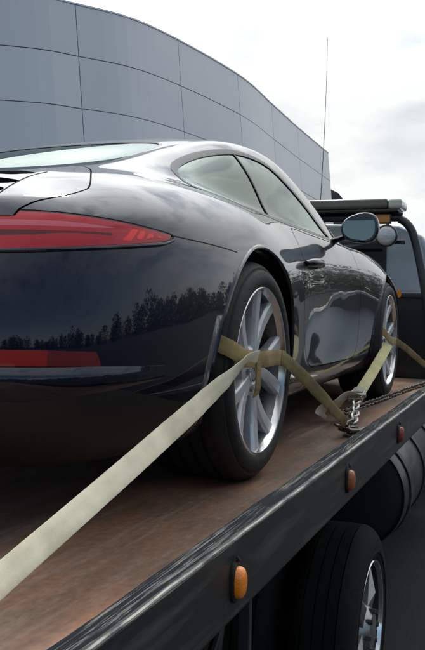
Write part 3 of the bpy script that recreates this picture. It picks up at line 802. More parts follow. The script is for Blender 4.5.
    bvh = BVHTree.FromPolygons([tuple(map(float, v)) for v in full[0]], [tuple(f) for f in full[2]])
    def on(s, z, d=0):
        a_ = s/.75; dr_ = Vector((math.sin(a_), -math.cos(a_), 0)); h = bvh.ray_cast(Vector((0.0005, -.35, z)), dr_)
        n_ = h[1] if h[1].dot(dr_) > 0 else -h[1]
        return np.array(h[0]+n_*d), np.array(n_)
    def flank(y, z, d=0):
        h = bvh.ray_cast(Vector((2, y, z)), Vector((-1, 0, 0))); n_ = h[1] if h[1].x > 0 else -h[1]
        return np.array(h[0]+n_*d)
    for sgn in (1, -1):
        mx = np.array([sgn, 1, 1])
        bm = bmesh.new(); tube(bm, [on(s, z, .0005)[0]*mx for s, z in cr([(.36, .655), (.45, .657), (.58, .6615), (.666, .666), (.761, .6745), (.85, .6845), (.93, .6955), (.965, .7075)], 5)], [.0055]*30+[.0035]*6, 8)
        bobj('bumper_crease', bm, P, car, smooth=True)
        bm = bmesh.new(); R_ = []
        for s in np.linspace(.0, .925, 34):
            tt = max(0, min(1, (.925-s)/.30)); dpt = .0005+.018*tt**.8
            zt = .4105-.012*max(0, (s-.74)/.24); zb = .382-.004*s
            a_, n_ = on(max(s, .01), zt, .0005); b_, n2 = on(max(s, .01), zb, 0)
            n_[2] = 0; n_ /= np.linalg.norm(n_)
            o1 = a_*.35+b_*.65+n_*dpt; lo = b_+n_*dpt*.9-np.array([0, 0, .004+.014*tt]); lo2 = on(max(s, .01), zb-.012-.04*tt, 0)[0]
            pts = [a_-n_*.004, a_+n_*.002, a_*.55+b_*.45+n_*dpt*.8, o1, lo, lo2-n_*.004]
            if s == 0:
                for q in pts: q[0] = 0
            R_.append([bm.verts.new(q*mx) for q in pts])
        for i in range(len(R_)-1):
            for j in range(5): bm.faces.new((R_[i][j], R_[i][j+1], R_[i+1][j+1], R_[i+1][j]))
        bobj('bumper_step', bm, P, car, smooth=True)
        bm = bmesh.new(); tube(bm, [flank(y, z, -.0008)*mx for y, z in cr([(-.600, .7185), (-.52, .7145), (-.44, .711), (-.33, .705), (-.24, .6985)], 6)], .0022, 6)
        bobj('bumper_seam', bm, M['void'], car, smooth=True)
        bm = bmesh.new(); gp = []
        for y in np.linspace(-.655, -.895, 14):
            hh = bvh.ray_cast(Vector((.520+(-.655-y)*.07, y, 2)), Vector((0, 0, -1))); gp.append(np.array(hh[0]-Vector((0, 0, .0008)))*mx)
        tube(bm, gp, .0022, 6); bobj('grille_seam', bm, M['void'], car, smooth=True)
        # tail pipe
        bm = bmesh.new(); x0 = .42*sgn
        lathe(bm, [(-1.045, .040), (-1.05, .044), (-1.045, .048), (-.80, .048)], 32, 'y'); lathe(bm, [(-1.045, .040), (-.80, .040)], 32, 'y')
        o = bobj('tail_pipe', bm, M['chrome'], car, smooth=True); o.location = (x0, 0, .235)
        # wheel-house liners and rolled arch lips
        for cy, ry, rz, w0 in ((.018, .428, .394, .9), (2.455, .405, .385, .89)):
            bm = bmesh.new(); R_ = []
            for k in range(33):
                t = -.35+(PI+.70)*k/32; c, s = math.cos(t), math.sin(t)
                R_.append([bm.verts.new((sgn*x, cy+(ry-.004)*c*q, .335+(rz-.004)*s*q)) for x, q in ((.50, .98), (.80, .99), (.84, .995))]+[bm.verts.new((sgn*.50, cy, .335))])
            for i in range(32):
                for j in range(2): bm.faces.new((R_[i][j], R_[i][j+1], R_[i+1][j+1], R_[i+1][j]))
                bm.faces.new((R_[i][0], R_[i+1][0], R_[i+1][3], R_[i][3]))
            bobj('wheel_liner', bm, M['void'], car, smooth=True)
            # lip follows the cut edge
            bm = bmesh.new(); pts = []
            for k in range(49):
                t = -.28+(PI+.56)*k/48; y, z = cy+ry*math.cos(t), .335+rz*math.sin(t)
                if z < .20: continue
                q = flank(y, z); pts.append((sgn*(q[0]-.002), y, z))
            tube(bm, pts, .0075, 8); bobj('arch_lip', bm, P, car, smooth=True)
        # door handle and its cup
        bm = bmesh.new()
        hp = cr([(.850, .672, .708), (.868, .71, .712), (.874, .78, .714), (.868, .84, .712), (.848, .885, .708)], 5)
        tube(bm, [p*mx for p in hp], [.013+.007*math.sin(PI*i/(len(hp)-1)) for i in range(len(hp))], 12, flat=.9)
        bobj('door_handle', bm, P, car, smooth=True)
        # door mirror: shell, glass, foot
        mo = bpy.data.objects.new('door_mirror', None); link(mo, car); mo.location = (sgn*.895, 1.45, .905)
        bm = bmesh.new(); R_ = []; n = 28
        for d, sc in ((-.052, .93), (-.046, .985), (-.030, 1.0), (0, .97), (.035, .86), (.065, .66), (.088, .38), (.096, .10)):
            ring = []
            for j in range(n):
                t = 2*PI*j/n; c, s = math.cos(t), math.sin(t)
                x = .088*np.sign(c)*abs(c)**.85*sc; z = .072*np.sign(s)*abs(s)**.80*sc*(1+.12*c)
                if c < 0: z *= .94
                ring.append(bm.verts.new((sgn*(x+.01), d, z+.004*c)))
            R_.append(ring)
        for i in range(len(R_)-1):
            for j in range(n): bm.faces.new((R_[i][j], R_[i][(j+1) % n], R_[i+1][(j+1) % n], R_[i+1][j]))
        bm.faces.new(R_[-1]); bm.faces.new(R_[0][::-1])
        bobj('mirror_shell', bm, P, mo, smooth=True)
        bm = bmesh.new(); vs = []
        for j in range(n):
            t = 2*PI*j/n; c, s = math.cos(t), math.sin(t)
            x = .088*np.sign(c)*abs(c)**.85*.86; z = .072*np.sign(s)*abs(s)**.80*.84*(1+.12*c)
            if c < 0: z *= .94
            vs.append(bm.verts.new((sgn*(x+.008), -.0535, z)))
        bm.faces.new(vs); g_ = bobj('mirror_glass', bm, M['mirror_glass'], mo); g_.rotation_euler = (math.radians(-2.5), 0, 0)
        bm = bmesh.new(); tube(bm, [Vector((-.17*sgn, .075, -.055)), Vector((-.13*sgn, .05, -.050)), Vector((-.09*sgn, .02, -.042)), Vector((-.05*sgn, 0, -.03))], [.03, .024, .020, .024], 10, flat=.55)
        bobj('mirror_foot', bm, M['black_plastic'], mo, smooth=True)
        # front wheel-side marker lamp
        bm = bmesh.new(); tube(bm, cr([(.862*sgn, 2.875, .617), (.856*sgn, 2.91, .619), (.845*sgn, 2.95, .617)], 4), .019, 10, flat=1.3)
        bobj('side_marker', bm, M['orange'], car, smooth=True)
        # seats
        st = bpy.data.objects.new('seat', None); link(st, car); st.location = (sgn*.34, 0, 0)
        B('cushion', (-.24, .85, .28), (.24, 1.35, .46), M['cabin'], st, .04)
        o = B('backrest', (-.24, -.06, 0), (.24, .06, .56), M['cabin'], st, .05); o.location = (0, .80, .40); o.rotation_euler = (math.radians(18), 0, 0)
        o = B('headrest', (-.13, -.05, .50), (.13, .05, .70), M['cabin'], st, .04); o.location = (0, .79, .40); o.rotation_euler = (math.radians(18), 0, 0)
    B('dashboard', (-.66, 1.62, .60), (.66, 1.86, .82), M['cabin'], car, .05)
    B('cabin_floor', (-.70, -.5, .24), (.70, 1.9, .27), M['cabin'], car)
    bm = bmesh.new(); tube(bm, [(-.34+.18*math.cos(t), 1.50+.06*math.sin(t), .78+.17*math.sin(t)) for t in np.linspace(0, 2*PI, 25)[:-1]], .014, 8, closed=True)
    bobj('steering_wheel', bm, M['black_plastic'], car, smooth=True)
    # licence plate on the tail
    B('plate_holder', (-.26, -1.085, .47), (.26, -1.05, .62), M['black_plastic'], car, .004)
    # wheels
    for y, x, ww in ((0, .890, .285), (2.45, .878, .245)):
        for s in (1, -1):
            wheel((s*x, y, .342), s, car, ww)
    return car

# ================================================================== TOW TRUCK
def rebase(root, loc):
    d = Vector(loc)-root.location
    root.location = loc
    for c in root.children: c.location = Vector(c.location)-d

def build_truck():
    T = empty('tow_truck', (0, 0, 0), 'flatbed tow truck with a rusty brown deck carrying the navy coupe', 'tow truck')
    Y0, Y1 = -2.95, 3.86
    # deck sheet with raised side rails
    bm = bmesh.new(); box(bm, (-1.150, Y0, -.012), (1.150, Y1, 0))
    bobj('bed_deck', bm, M['deck'], T)
    for s in (1, -1):
        bm = bmesh.new()
        xs = (1.200, 1.200, 1.190, 1.150, 1.146, 1.146); zs = (-.006, .1265, .1325, .1325, .128, -.011)
        A = [bm.verts.new((s*x, Y0, z)) for x, z in zip(xs, zs)]; ys = np.linspace(Y0, Y1, 40)
        prev = A; bm.faces.new(A)
        for k, y in enumerate(ys[1:], 1):
            w1 = .0012*math.sin(y*5.1)+.0008*math.sin(y*13)
            N_ = [bm.verts.new((s*x+(w1 if j in (1, 2) else 0), y, z+(w1 if j in (1, 2, 3) else 0))) for j, (x, z) in enumerate(zip(xs, zs))]
            for j in range(6):
                f = bm.faces.new((prev[j], prev[(j+1) % 6], N_[(j+1) % 6], N_[j])); f.material_index = 1 if j in (2, 3) else 0
            prev = N_
        bm.faces.new(prev[::-1]); bobj('side_rail', bm, [M['side'], M['rail']], T)
        # bare steel corner bead, dented here and there
        bm = bmesh.new(); pts = [(s*(1.1965+.0012*math.sin(y*5.1)+.0015*noise.noise(Vector((y*9, 0, 0)))), y, .1295+.0012*math.sin(y*5.1)+.0018*noise.noise(Vector((y*7, 3, 0)))) for y in np.linspace(Y0, Y1, 260)]
        tube(bm, pts, [.0038+.0012*noise.noise(Vector((p[1]*11, 7, 1))) for p in pts], 8)
        bobj('rail_edge', bm, M['edge'], T, smooth=True)
        # lower flange return
        B('rail_flange', (s*1.10 if s > 0 else -1.198, Y0+.01, -.012), (1.198 if s > 0 else -1.10, Y1-.01, -.0065), M['frame'], T)
        for i, (y, mk) in enumerate(((-2.01, 'orange'), (-1.098, 'orange'), (-.146, 'orange_dim'), (.772, 'marker_red'), (1.70, 'marker_red'), (2.62, 'marker_red'), (3.5, 'marker_red'))):
            bm = bmesh.new()
            for q, (d, a) in enumerate(((0, 1.25), (.004, 1.25), (.006, 1.15))): pass
            R_ = []
            for d, a in ((0, 1.0), (.005, 1.0), (.007, .88)):
                R_.append([bm.verts.new((s*(1.2005+d), .0215*a*math.copysign(abs(math.cos(t))**.8, math.cos(t)), .037*a*math.copysign(abs(math.sin(t))**.8, math.sin(t)))) for t in [2*PI*k/24 for k in range(24)]])
            for u in range(2):
                for j in range(24): bm.faces.new((R_[u][j], R_[u][(j+1) % 24], R_[u+1][(j+1) % 24], R_[u+1][j]))
            bm.faces.new(R_[-1])
            # little wire tab above the lens
            tube(bm, [(s*1.203, .004, .034), (s*1.209, .003, .041), (s*1.204, .002, .046)], .0035, 6)
            b = bobj('marker_lamp', bm, M['frame'], T); b.location = (0, y, .056)
            if mk != 'orange': b['label'] = 'faded marker lamp'
            bm = bmesh.new(); R_ = []
            for d, a in ((.006, .86), (.013, .84), (.019, .74), (.0225, .50), (.024, .15)):
                R_.append([bm.verts.new((s*(1.2005+d), .0205*a*math.copysign(abs(math.cos(t))**.85, math.cos(t)), .0345*a*math.copysign(abs(math.sin(t))**.85, math.sin(t)))) for t in [2*PI*k/28 for k in range(28)]])
            for u in range(4):
                for j in range(28): bm.faces.new((R_[u][j], R_[u][(j+1) % 28], R_[u+1][(j+1) % 28], R_[u+1][j]))
            bm.faces.new(R_[-1]); bobj('lens', bm, M[mk], b, smooth=True)
    # cross members and sub-frame
    for y in np.arange(Y0+.2, Y1-.1, .42): B('cross_member', (-1.09, y-.03, -.10), (1.09, y+.03, -.0125), M['frame'], T)
    for s in (1, -1):
        B('frame_rail', (s*.43-.05, Y0+.3, -.24), (s*.43+.05, Y1+.2, -.102), M['frame'], T)
        B('chassis_rail', (s*.42-.04, -1.6, -.50), (s*.42+.04, 7.0, -.26), M['frame'], T)
    B('tail_crossbar', (-1.15, Y0-.05, -.12), (1.15, Y0-.002, -.004), M['frame'], T, .01)
    # mud flap and its bracket behind the rear wheels
    for s in (1, -1):
        bm = bmesh.new(); box(bm, (-.014, -.01, -.62), (.014, .01, .0)); box(bm, (-.03, -.01, -.012), (.03, .01, 0)); o = bobj('hanger_bar', bm, M['joint'], T, bevel=.003); o.location = (s*1.10, -.735, -.012)
        # tool box left of the hanger bar
        B('tool_box', (s*.70-.34, -2.3, -.60), (s*.70+.34, -.98, -.115), M['side'], T, .015)
        # hydraulic hoses
        for k in range(4):
            bm = bmesh.new(); tube(bm, cr([(s*(.95+.02*k), -1.0, -.25-.05*k), (s*(.98+.02*k), -.85, -.34-.06*k), (s*.97, -.6, -.30-.04*k), (s*.9, -.3, -.22)], 6), .011, 8)
            bobj('hydraulic_hose', bm, M['rubber_trim'], T, smooth=True)
    # wheels
    Rt, zc = .402, -.718
    def twheel(x, y, s, dual=True):
        e = bpy.data.objects.new('wheel', None); link(e, T); e.location = (x, y, zc)
        if s < 0: e.rotation_euler = (0, 0, PI)
        def ty(off):
            pr_ = [(-.02, .262), (-.004, .268), (.006, .285), (.010, .31), (.006, .345), (-.006, .372), (-.020, .388), (-.036, .397)]
            for g in (.052, .094, .136, .178): pr_ += [(-g+.0032, Rt), (-g+.0024, Rt-.009), (-g-.0024, Rt-.009), (-g-.0032, Rt)]
            pr_ += [(-.198, .397), (-.215, .385), (-.228, .365), (-.236, .33), (-.232, .28), (-.215, .262)]
            bm = bmesh.new(); lathe(bm, [(a+off, b) for a, b in pr_], 96)
            # raised shoulder ribs and sidewall ring
            lathe(bm, [(off+.0085, .298), (off+.0125, .300), (off+.0125, .303), (off+.0085, .305)], 96)
            return bobj('tyre', bm, M['truck_tyre'], e, smooth=True)
        ty(0)
        if dual: ty(-.30)
        L('rim_lip', [(-.018, .262), (.002, .270), (.006, .2675), (.004, .262), (-.012, .256)], M['chrome'], e, 96)
        L('rim', [(-.010, .258), (-.045, .245), (-.125, .235), (-.150, .215), (-.150, .13), (-.135, .12)], M['frame'], e, 72)
        L('hub', [(-.150, .115), (-.06, .105), (-.015, .095), (.012, .070), (.016, .0005)], M['alu'], e, 48)
        bm = bmesh.new()
        for k in range(5):      # broad pointed spokes
            a = math.radians(128+72*k); v = []
            for dx in (0, -.03):
                for r, d in ((.09, -.52), (.252, -.05), (.252, .05), (.09, .52)):
                    v.append(bm.verts.new(((-.028 if r > .1 else -.012)+dx, r*math.cos(a+d), r*math.sin(a+d))))
                v.append(bm.verts.new((.004+dx*1.2, .15*math.cos(a), .15*math.sin(a))))
            for j in range(4): bm.faces.new((v[j], v[(j+1) % 4], v[4])); bm.faces.new((v[5+(j+1) % 4], v[5+j], v[9])); bm.faces.new((v[(j+1) % 4], v[j], v[5+j], v[5+(j+1) % 4]))
        bobj('spokes', bm, M['alu'], e)
        for k in range(8):
            a = 2*PI*k/8; bm = bmesh.new(); tube(bm, [(-.012, 0, 0), (.02, 0, 0)], .010, 6)
            bobj('wheel_nut', bm, M['caliper'], e, loc=(0, .078*math.cos(a), .078*math.sin(a)))
    for s in (1, -1):
        twheel(s*1.112, .755, s); twheel(s*1.02, 5.75, s, False)
    bm = bmesh.new(); tube(bm, [(-.9, .755, zc), (.9, .755, zc)], .07, 14); bobj('rear_axle', bm, M['frame'], T, smooth=True)
    bm = bmesh.new(); tube(bm, [(-.85, 5.75, zc), (.85, 5.75, zc)], .05, 12); bobj('front_axle', bm, M['frame'], T, smooth=True)
    # fuel tank slung beside the chassis
    for s in (1, -1):
        tk = bpy.data.objects.new('fuel_tank', None); link(tk, T); tk.location = (s*.76, 1.98, -.47)
        L('tank_shell', [(.02, .286), (.0, .298), (.02, .305), (1.42, .305), (1.44, .29)], M['tank'], tk, 72, 'y')
        L('tank_end', [(.021, .287), (.012, .27), (.0, .20), (-.012, .10), (-.015, .0005)], M['tank_end'], tk, 72, 'y')
        L('tank_end', [(1.438, .29), (1.45, .20), (1.455, .0005)], M['tank_end'], tk, 48, 'y')
        for y in (.14, .70, 1.24):
            L('tank_strap', [(y, .306), (y, .315), (y+.012, .318), (y+.05, .318), (y+.062, .315), (y+.062, .306)], M['side'], tk, 72, 'y')
        B('tank_bracket', (-.34 if s > 0 else .06, .1, -.20), (-.06 if s > 0 else .34, 1.3, .22), M['frame'], tk)
    # step box and battery case ahead of the tank
    B('battery_box', (.62, 3.62, -.78), (1.08, 4.3, -.25), M['alu'], T, .02); B('battery_box', (-1.08, 3.62, -.78), (-.62, 4.3, -.25), M['alu'], T, .02)
    # head board: black bulkhead, bent tube hoop, crossbar
    HB = 3.93
    B('bulkhead', (-.99, HB, -.01), (.99, HB+.05, .632), M['rack'], T, .006)
    bm = bmesh.new()
    for x in (-.66, -.22, .22, .66): box(bm, (x-.02, HB-.028, .0), (x+.02, HB-.001, .60))
    box(bm, (-.985, HB-.034, .60), (.985, HB-.002, .636)); bobj('bulkhead_rib', bm, M['rack'], T, bevel=.004)
    hoop = [(.965, HB-.02, .0), (.925, HB-.02, .45), (.893, HB-.02, .66), (.845, HB-.02, .90), (.805, HB-.02, 1.055), (.765, HB-.02, 1.135), (.70, HB-.02, 1.185), (.60, HB-.02, 1.20)]
    bm = bmesh.new(); tube(bm, cr(hoop+[(-x, y, z) for x, y, z in hoop[::-1]], 6), .031, 14)
    bobj('hoop_tube', bm, M['rack'], T, smooth=True)
    B('crossbar', (-.74, HB-.015, 1.0), (.74, HB+.02, 1.03), M['rack'], T, .004)
    # beacon bar across the hoop
    lb = bpy.data.objects.new('light_bar', None); link(lb, T); lb.location = (0, HB, 1.285)
    B('bar_base', (-.70, -.13, -.055), (.70, .13, -.030), M['rack'], lb, .008)
    B('bar_dome', (-.625, -.145, -.030), (.625, .145, .046), M['lightbar'], lb, .022, seg=4)
    for s in (1, -1):
        B('end_dome', (min(s*.6255, s*.728), -.14, -.034), (max(s*.6255, s*.728), .14, .044), M['lightbar_end'], lb, .024, seg=4)
        B('bar_foot', (s*.46-.035, -.05, -.085), (s*.46+.035, .05, -.0555), M['rack'], lb, .006)
    for s in (1, -1):
        a = bpy.data.objects.new('amber_flasher', None); link(a, T); a.location = (s*.572, HB-.065, 1.188)
        B('flasher_body', (-.068, .012, -.040), (.068, .03, .040), M['rack'], a, .006)
        B('lens', (-.062, -.016, -.034), (.062, .0115, .034), M['amber'], a, .012, seg=3)
        wl = bpy.data.objects.new('work_lamp', None); link(wl, T); wl.location = (s*.618, HB-.13, 1.055)
        L('lamp_bowl', [(-.005, .074), (.0, .082), (.012, .084), (.03, .080), (.07, .055), (.10, .025), (.102, .0005)], M['rack'], wl, 40, 'y')
        L('lens', [(.004, .0735), (-.010, .066), (-.018, .045), (-.022, .0005)], M['lamp_glass'], wl, 40, 'y')
        bm = bmesh.new(); tube(bm, [(0, .05, .05), (0, .06, .10), (0, .08, .135)], .012, 8); bobj('bracket', bm, M['rack'], wl, smooth=True)
    # cab
    cb = bpy.data.objects.new('cab', None); link(cb, T); cb.location = (0, 4.42, 0)
    bm = bmesh.new(); prof = [(-.98, -.62), (-.99, .30), (-.95, .62), (-.865, .98), (-.80, 1.10), (-.62, 1.185), (0, 1.205)]
    prof = prof+[(-x, z) for x, z in prof[-2::-1]]
    R_ = []
    for y, k in ((0, .985), (.03, 1), (1.0, 1), (1.35, .99)): R_.append([bm.verts.new((x*k, y, z if z < .5 else z*(1 if y < 1.2 else .97))) for x, z in prof])
    wsx = [bm.verts.new((x, 1.85, min(z, .52))) for x, z in prof]; R_.append(wsx)
    for i in range(len(R_)-1):
        for j in range(len(prof)): bm.faces.new((R_[i][j], R_[i][(j+1) % len(prof)], R_[i+1][(j+1) % len(prof)], R_[i+1][j]))
    bm.faces.new(R_[0][::-1]); bm.faces.new(R_[-1]); bobj('cab_shell', bm, M['cabpaint'], cb, bevel=.02)
    wf = B('rear_window', (-.52, -.016, .66), (.52, -.003, 1.075), M['rubber_trim'], cb, .03); B('pane', (-.49, -.022, .69), (.49, -.0165, 1.045), M['dark_glass'], wf, .002)
    for s in (1, -1):
        d = B('cab_door', (min(s*.975, s*1.003), .15, -.40), (max(s*.975, s*1.003), 1.25, .50), M['cabpaint'], cb, .012)
        B('door_handle', (min(s*1.004, s*1.025), .22, .30), (max(s*1.004, s*1.025), .38, .34), M['rack'], d, .006)
        bm = bmesh.new(); v = [bm.verts.new(p) for p in ((s*.972, .2, .60), (s*.972, 1.45, .60), (s*.885, 1.12, .98), (s*.885, .2, .98), (s*.960, .2, .60), (s*.960, 1.45, .60), (s*.873, 1.12, .98), (s*.873, .2, .98))]
        for f in ((0, 1, 2, 3), (4, 5, 6, 7), (0, 1, 5, 4), (1, 2, 6, 5), (2, 3, 7, 6), (3, 0, 4, 7)): bm.faces.new([v[i] for i in f])
        bobj('side_window', bm, M['dark_glass'], cb)
        mi = B('wing_mirror', (s*1.24-.10, 1.30, .45), (s*1.24+.10, 1.38, .85), M['rack'], cb, .03)
        bm = bmesh.new(); tube(bm, [(s*1.0, 1.35, .45), (s*1.15, 1.35, .6)], .014, 8); bobj('mirror_arm', bm, M['rack'], mi)
        bm = bmesh.new(); lathe(bm, [(s*.86, .44), (s*1.07, .44), (s*1.07, .47), (s*.86, .47), (s*.86, .44)], 40)
        bmesh.ops.delete(bm, geom=[v for v in bm.verts if v.co.z < -.12], context='VERTS'); o = bobj('wheel_arch', bm, M['frame'], cb); o.location = (0, 1.33, zc)
        B('head_lamp', (s*.74-.14, 3.36, -.18), (s*.74+.14, 3.385, .04), M['lamp_glass'], cb, .02)
    B('windscreen', (-.80, 1.60, .60), (.80, 1.612, 1.05), M['dark_glass'], cb).rotation_euler = (0, 0, 0)
    B('hood', (-.78, 1.8, -.45), (.78, 3.35, .40), M['cabpaint'], cb, .12, seg=5)
    B('grille', (-.5, 3.34, -.35), (.5, 3.37, .22), M['rack'], cb, .02); B('front_bumper', (-1.05, 3.38, -.72), (1.05, 3.52, -.42), M['chrome'], cb, .03)
    # whip aerial at the corner of the hoop
    bm = bmesh.new(); a = np.array([.053, 4.05, 1.345]); b = np.array([.083, 4.05, 2.63])
    tube(bm, [a+(b-a)*t+np.array([.008*math.sin(t*3), 0, 0]) for t in np.linspace(0, 1, 10)], [.0034-.002*t for t in np.linspace(0, 1, 10)], 6)
    tube(bm, [a-[0, 0, .04], a], .012, 8); bobj('whip_aerial', bm, M['rack'], T, smooth=True)
    rebase(T, (0, 2.3, -1.12))
    return T

# ================================================================== TIE-DOWNS
ANCH = (.886, -1.739, .012)
def tiedowns():
    C_ = CAM
    def perp(p, q):      # width direction of a strap lying flat to someone looking from the yard side
        t = np.array(q)-np.array(p); v = np.array(p)-C_; d = np.cross(t, v); return d/np.linalg.norm(d)
    A0 = np.array(ANCH); A1 = np.array([.935, -.283, .389])
    d = perp(A0, A1)
    mid = lambda t, z=0: A0+(A1-A0)*t+np.array([0, 0, z])
    e = empty('tie_down_strap', tuple(A0), 'broad pale webbing strap running from the lower left edge up to the rear wheel', 'strap', 'tie-down straps holding the coupe')
    tn = (A1-A0)/np.linalg.norm(A1-A0); nn_ = np.cross(tn, d); nn_ /= np.linalg.norm(nn_)
    tw = lambda deg: d*math.cos(math.radians(deg))+nn_*math.sin(math.radians(deg))
    fold = [(0, 0, 0), (.25, 4, -.002), (.5, 2, -.005), (.70, 10, -.005), (.84, 28, -.004), (.94, 55, -.002), (1.0, 68, 0)]
    o = ribbon('webbing', [(mid(f, z_)-A0, tw(g)) for f, g, z_ in fold]+[(np.array([.948, -.215, .397])-A0, tw(60))], .050, M['strap_pale'], e, n=14)
    # hand-over of the strap at the deck ring
    bm = bmesh.new(); tube(bm, [(.03*math.cos(t), .005, .03*math.sin(t)) for t in np.linspace(0, 2*PI, 17)[:-1]], .006, 8, closed=True); bobj('deck_ring', bm, M['chain_dark'], e, smooth=True)
    # strap wrapped across the rear wheel and drawn forward to the rail
    z = np.array([0, .05, 1.0])
    e2 = empty('tie_down_strap', (.94, -.10, .37), 'soiled olive strap across the rear wheel hub, pulled forward to the rail chain', 'strap', 'tie-down straps holding the coupe')
    o2 = np.array([.94, -.10, .37])
    P = [((.80, -.372, .475), z), ((.895, -.325, .432), z), ((.932, -.262, .400), z+[0, .3, 0]), ((.944, -.15, .389), z), ((.947, -.02, .388), z), ((.944, .07, .378), z+[0, .4, 0])]
    ribbon('hub_band', [(np.array(p)-o2, q) for p, q in P], .048, M['strap_olive'], e2, th=.004, n=8)
    P = [((.945, .03, .385), z+[0, .6, 0]), ((.955, .15, .345), (.15, .45, .9)), ((.960, .45, .238), (.3, .4, .8)), ((.962, .75, .128), (.1, .5, .8)), ((.963, .93, .060), (.3, .5, .7))]
    ribbon('webbing', [(np.array(p)-o2, np.array(q)) for p, q in P], .046, M['strap_dark'], e2, th=.004, n=10)
    # short loop hanging through the spokes
    P = [((.946, -.20, .385), (.1, 1, 0)), ((.944, -.198, .345), (.1, 1, 0)), ((.940, -.180, .312), (.15, 1, .1)), ((.928, -.160, .283), (.2, 1, .1))]
    ribbon('spoke_loop', [(np.array(p)-o2, np.array(q)) for p, q in P], .030, M['strap_olive'], e2, th=.004)
    # hub-band ratchet body
    # chain cluster at the rail
    k = empty('anchor_chain', (.965, 1.0, .01), 'tangled dark chain and hook lying by the rail between the two straps', 'chain')
    chain([(.93, .90, .055), (.955, .97, .035), (1.0, 1.03, .018), (1.05, 1.02, .014), (1.08, .97, .014)], M['chain_dark'], k, ln=.05, r=.006, wd=.014)
    chain([(.97, 1.10, .02), (.945, 1.03, .030), (.985, .96, .020), (1.04, .95, .014)], M['chain_dark'], k, ln=.05, r=.006, wd=.014)
    bm = bmesh.new(); tube(bm, cr([(.0, .05, .05), (-.01, .02, .045), (-.02, -.03, .03), (.01, -.06, .022), (.05, -.05, .02), (.06, -.01, .025)], 5), [.006]*5+[.009]*21, 10)
    bobj('grab_hook', bm, M['chain_dark'], k, smooth=True)
    k2 = empty('tension_chain', (.963, 1.05, .03), 'short bright chain hanging from the yellowed strap down to the rail', 'chain')
    chain([(.905, 1.42, .105), (.918, 1.33, .085), (.94, 1.20, .060), (.955, 1.11, .040)], M['chain'], k2, ln=.068, r=.0080, wd=.019)
    # yellowed strap from the front wheel
    e3 = empty('tie_down_strap', (.905, 1.43, .115), 'yellowed strap slanting up from the bright chain to the front wheel', 'strap', 'tie-down straps holding the coupe')
    o3 = np.array([.905, 1.43, .115])
    q = perp((.905, 1.43, .115), (.905, 2.27, .325))
    ribbon('webbing', [(np.array(p)-o3, q) for p in ((.905, 1.43, .115), (.908, 1.8, .205), (.908, 2.10, .282), (.905, 2.27, .325))], .052, M['strap_yellow'], e3, th=.004)
    ribbon('hub_band', [(np.array(p)-o3, np.array([0, .1, 1])) for p in ((.84, 2.14, .44), (.89, 2.20, .40), (.912, 2.30, .352), (.915, 2.42, .338), (.912, 2.52, .335))], .044, M['strap_olive'], e3, th=.004)
    ribbon('forward_webbing', [(np.array(p)-o3, np.array([.3, 0, 1])) for p in ((.912, 2.50, .335), (.94, 2.8, .27), (.98, 3.3, .15), (1.02, 3.7, .06))], .040, M['strap_dark'], e3, th=.004)
    q = np.array([.25, 1, -.1])
    ribbon('loose_end', [(np.array(p)-o3, q) for p in ((.90, 1.44, .118), (.865, 1.40, .113), (.82, 1.35, .085), (.775, 1.32, .060), (.76, 1.31, .03))], .13, M['strap_pale'], e3, th=.003)
    bm = bmesh.new(); box(bm, (-.032, -.045, -.012), (-.026, .045, .02)); box(bm, (.026, -.045, -.012), (.032, .045, .02)); tube(bm, [(-.04, .02, .004), (.04, .02, .004)], .011, 12); tube(bm, [(-.036, -.035, .004), (.036, -.035, .004)], .006, 10); box(bm, (-.03, .035, .012), (.03, .10, .018))
    o = bobj('ratchet_buckle', bm, M['chain'], e3, bevel=.002); o.location = (0, -.005, 0); o.rotation_euler = (math.radians(12), 0, 0)
    # dark chain lying along the deck beyond
    k3 = empty('deck_chain', (.86, 2.2, .01), 'long dark chain lying on the deck beside the front wheel', 'chain')
    chain([(.80, 1.62, .014), (.815, 1.85, .013), (.86, 2.2, .014), (.90, 2.7, .013), (.955, 3.2, .014), (1.03, 3.75, .013)], M['chain_dark'], k3, ln=.05, r=.006, wd=.014)

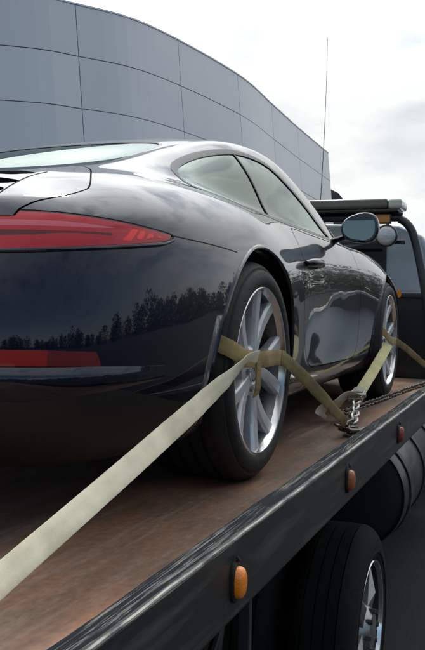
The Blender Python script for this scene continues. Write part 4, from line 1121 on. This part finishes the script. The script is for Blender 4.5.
# ================================================================== CARS PARKED IN THE YARD
def parked(loc, rz, paint, label, tall=1.0):
    c = empty('parked_car', (0, 0, 0), label, 'car')
    prof = [(-2.15, .28), (-2.18, .62), (-2.08, .92*tall), (-1.75, 1.00*tall), (-1.35, 1.36*tall), (-.9, 1.46*tall), (.2, 1.47*tall), (.62, 1.38*tall), (1.15, 1.0*tall), (1.9, .88*tall), (2.16, .70), (2.2, .45), (2.12, .28)]
    bm = bmesh.new(); R_ = []
    for x, k in ((-.80, .985), (-.88, 1), (.88, 1), (.80, .985)):
        R_.append([bm.verts.new((x*(1 if z < .95*tall else .78), y*k, z if abs(x) > .85 else z*1.01)) for y, z in prof])
    for i in range(3):
        for j in range(len(prof)): bm.faces.new((R_[i][j], R_[i][(j+1) % len(prof)], R_[i+1][(j+1) % len(prof)], R_[i+1][j]))
    bm.faces.new(R_[0][::-1]); bm.faces.new(R_[-1]); bobj('body', bm, paint, c, bevel=.06, seg=3)
    for s in (1, -1):
        bm = bmesh.new(); q = [(-1.55, 1.0*tall), (-1.25, 1.30*tall), (-.9, 1.38*tall), (.2, 1.39*tall), (.55, 1.30*tall), (.98, 1.0*tall)]
        A = [bm.verts.new((s*(.905-.30*(z-.92*tall)/tall), y, z)) for y, z in q]; D = [bm.verts.new((s*(.865-.30*(z-.92*tall)/tall), y, z)) for y, z in q]
        bm.faces.new(A); bm.faces.new(D[::-1])
        for i in range(6): bm.faces.new((A[i], D[i], D[(i+1) % 6], A[(i+1) % 6]))
        bobj('side_window', bm, M['rubber_trim'], c)
        for y in (-1.32, 1.36):
            w_ = bpy.data.objects.new('wheel', None); link(w_, c); w_.location = (s*.80, y, .33); w_.rotation_euler = (0, 0, 0 if s > 0 else PI)
            L('tyre', [(.09, .20), (.10, .26), (.09, .32), (.07, .33), (-.10, .33), (-.12, .2)], M['tyre'], w_, 32); L('rim', [(.085, .205), (.06, .18), (.05, .05), (.07, .0005)], M['alloy'], w_, 24)
        B('tail_light', (s*.72-.1, -2.19, .72), (s*.72+.1, -2.10, .86), M['reflector'], c, .02)
    c.location = (*loc, -1.12); c.rotation_euler = (0, 0, rz)

setting()
building()
white = mat('white_car_paint', (.75, .76, .77), .3, 0, .8, .03)
parked((4.6, 14.2), math.radians(78), white, 'white hatchback parked across the yard, reflected in the door', 1.0)

build_truck()
build_car()
tiedowns()
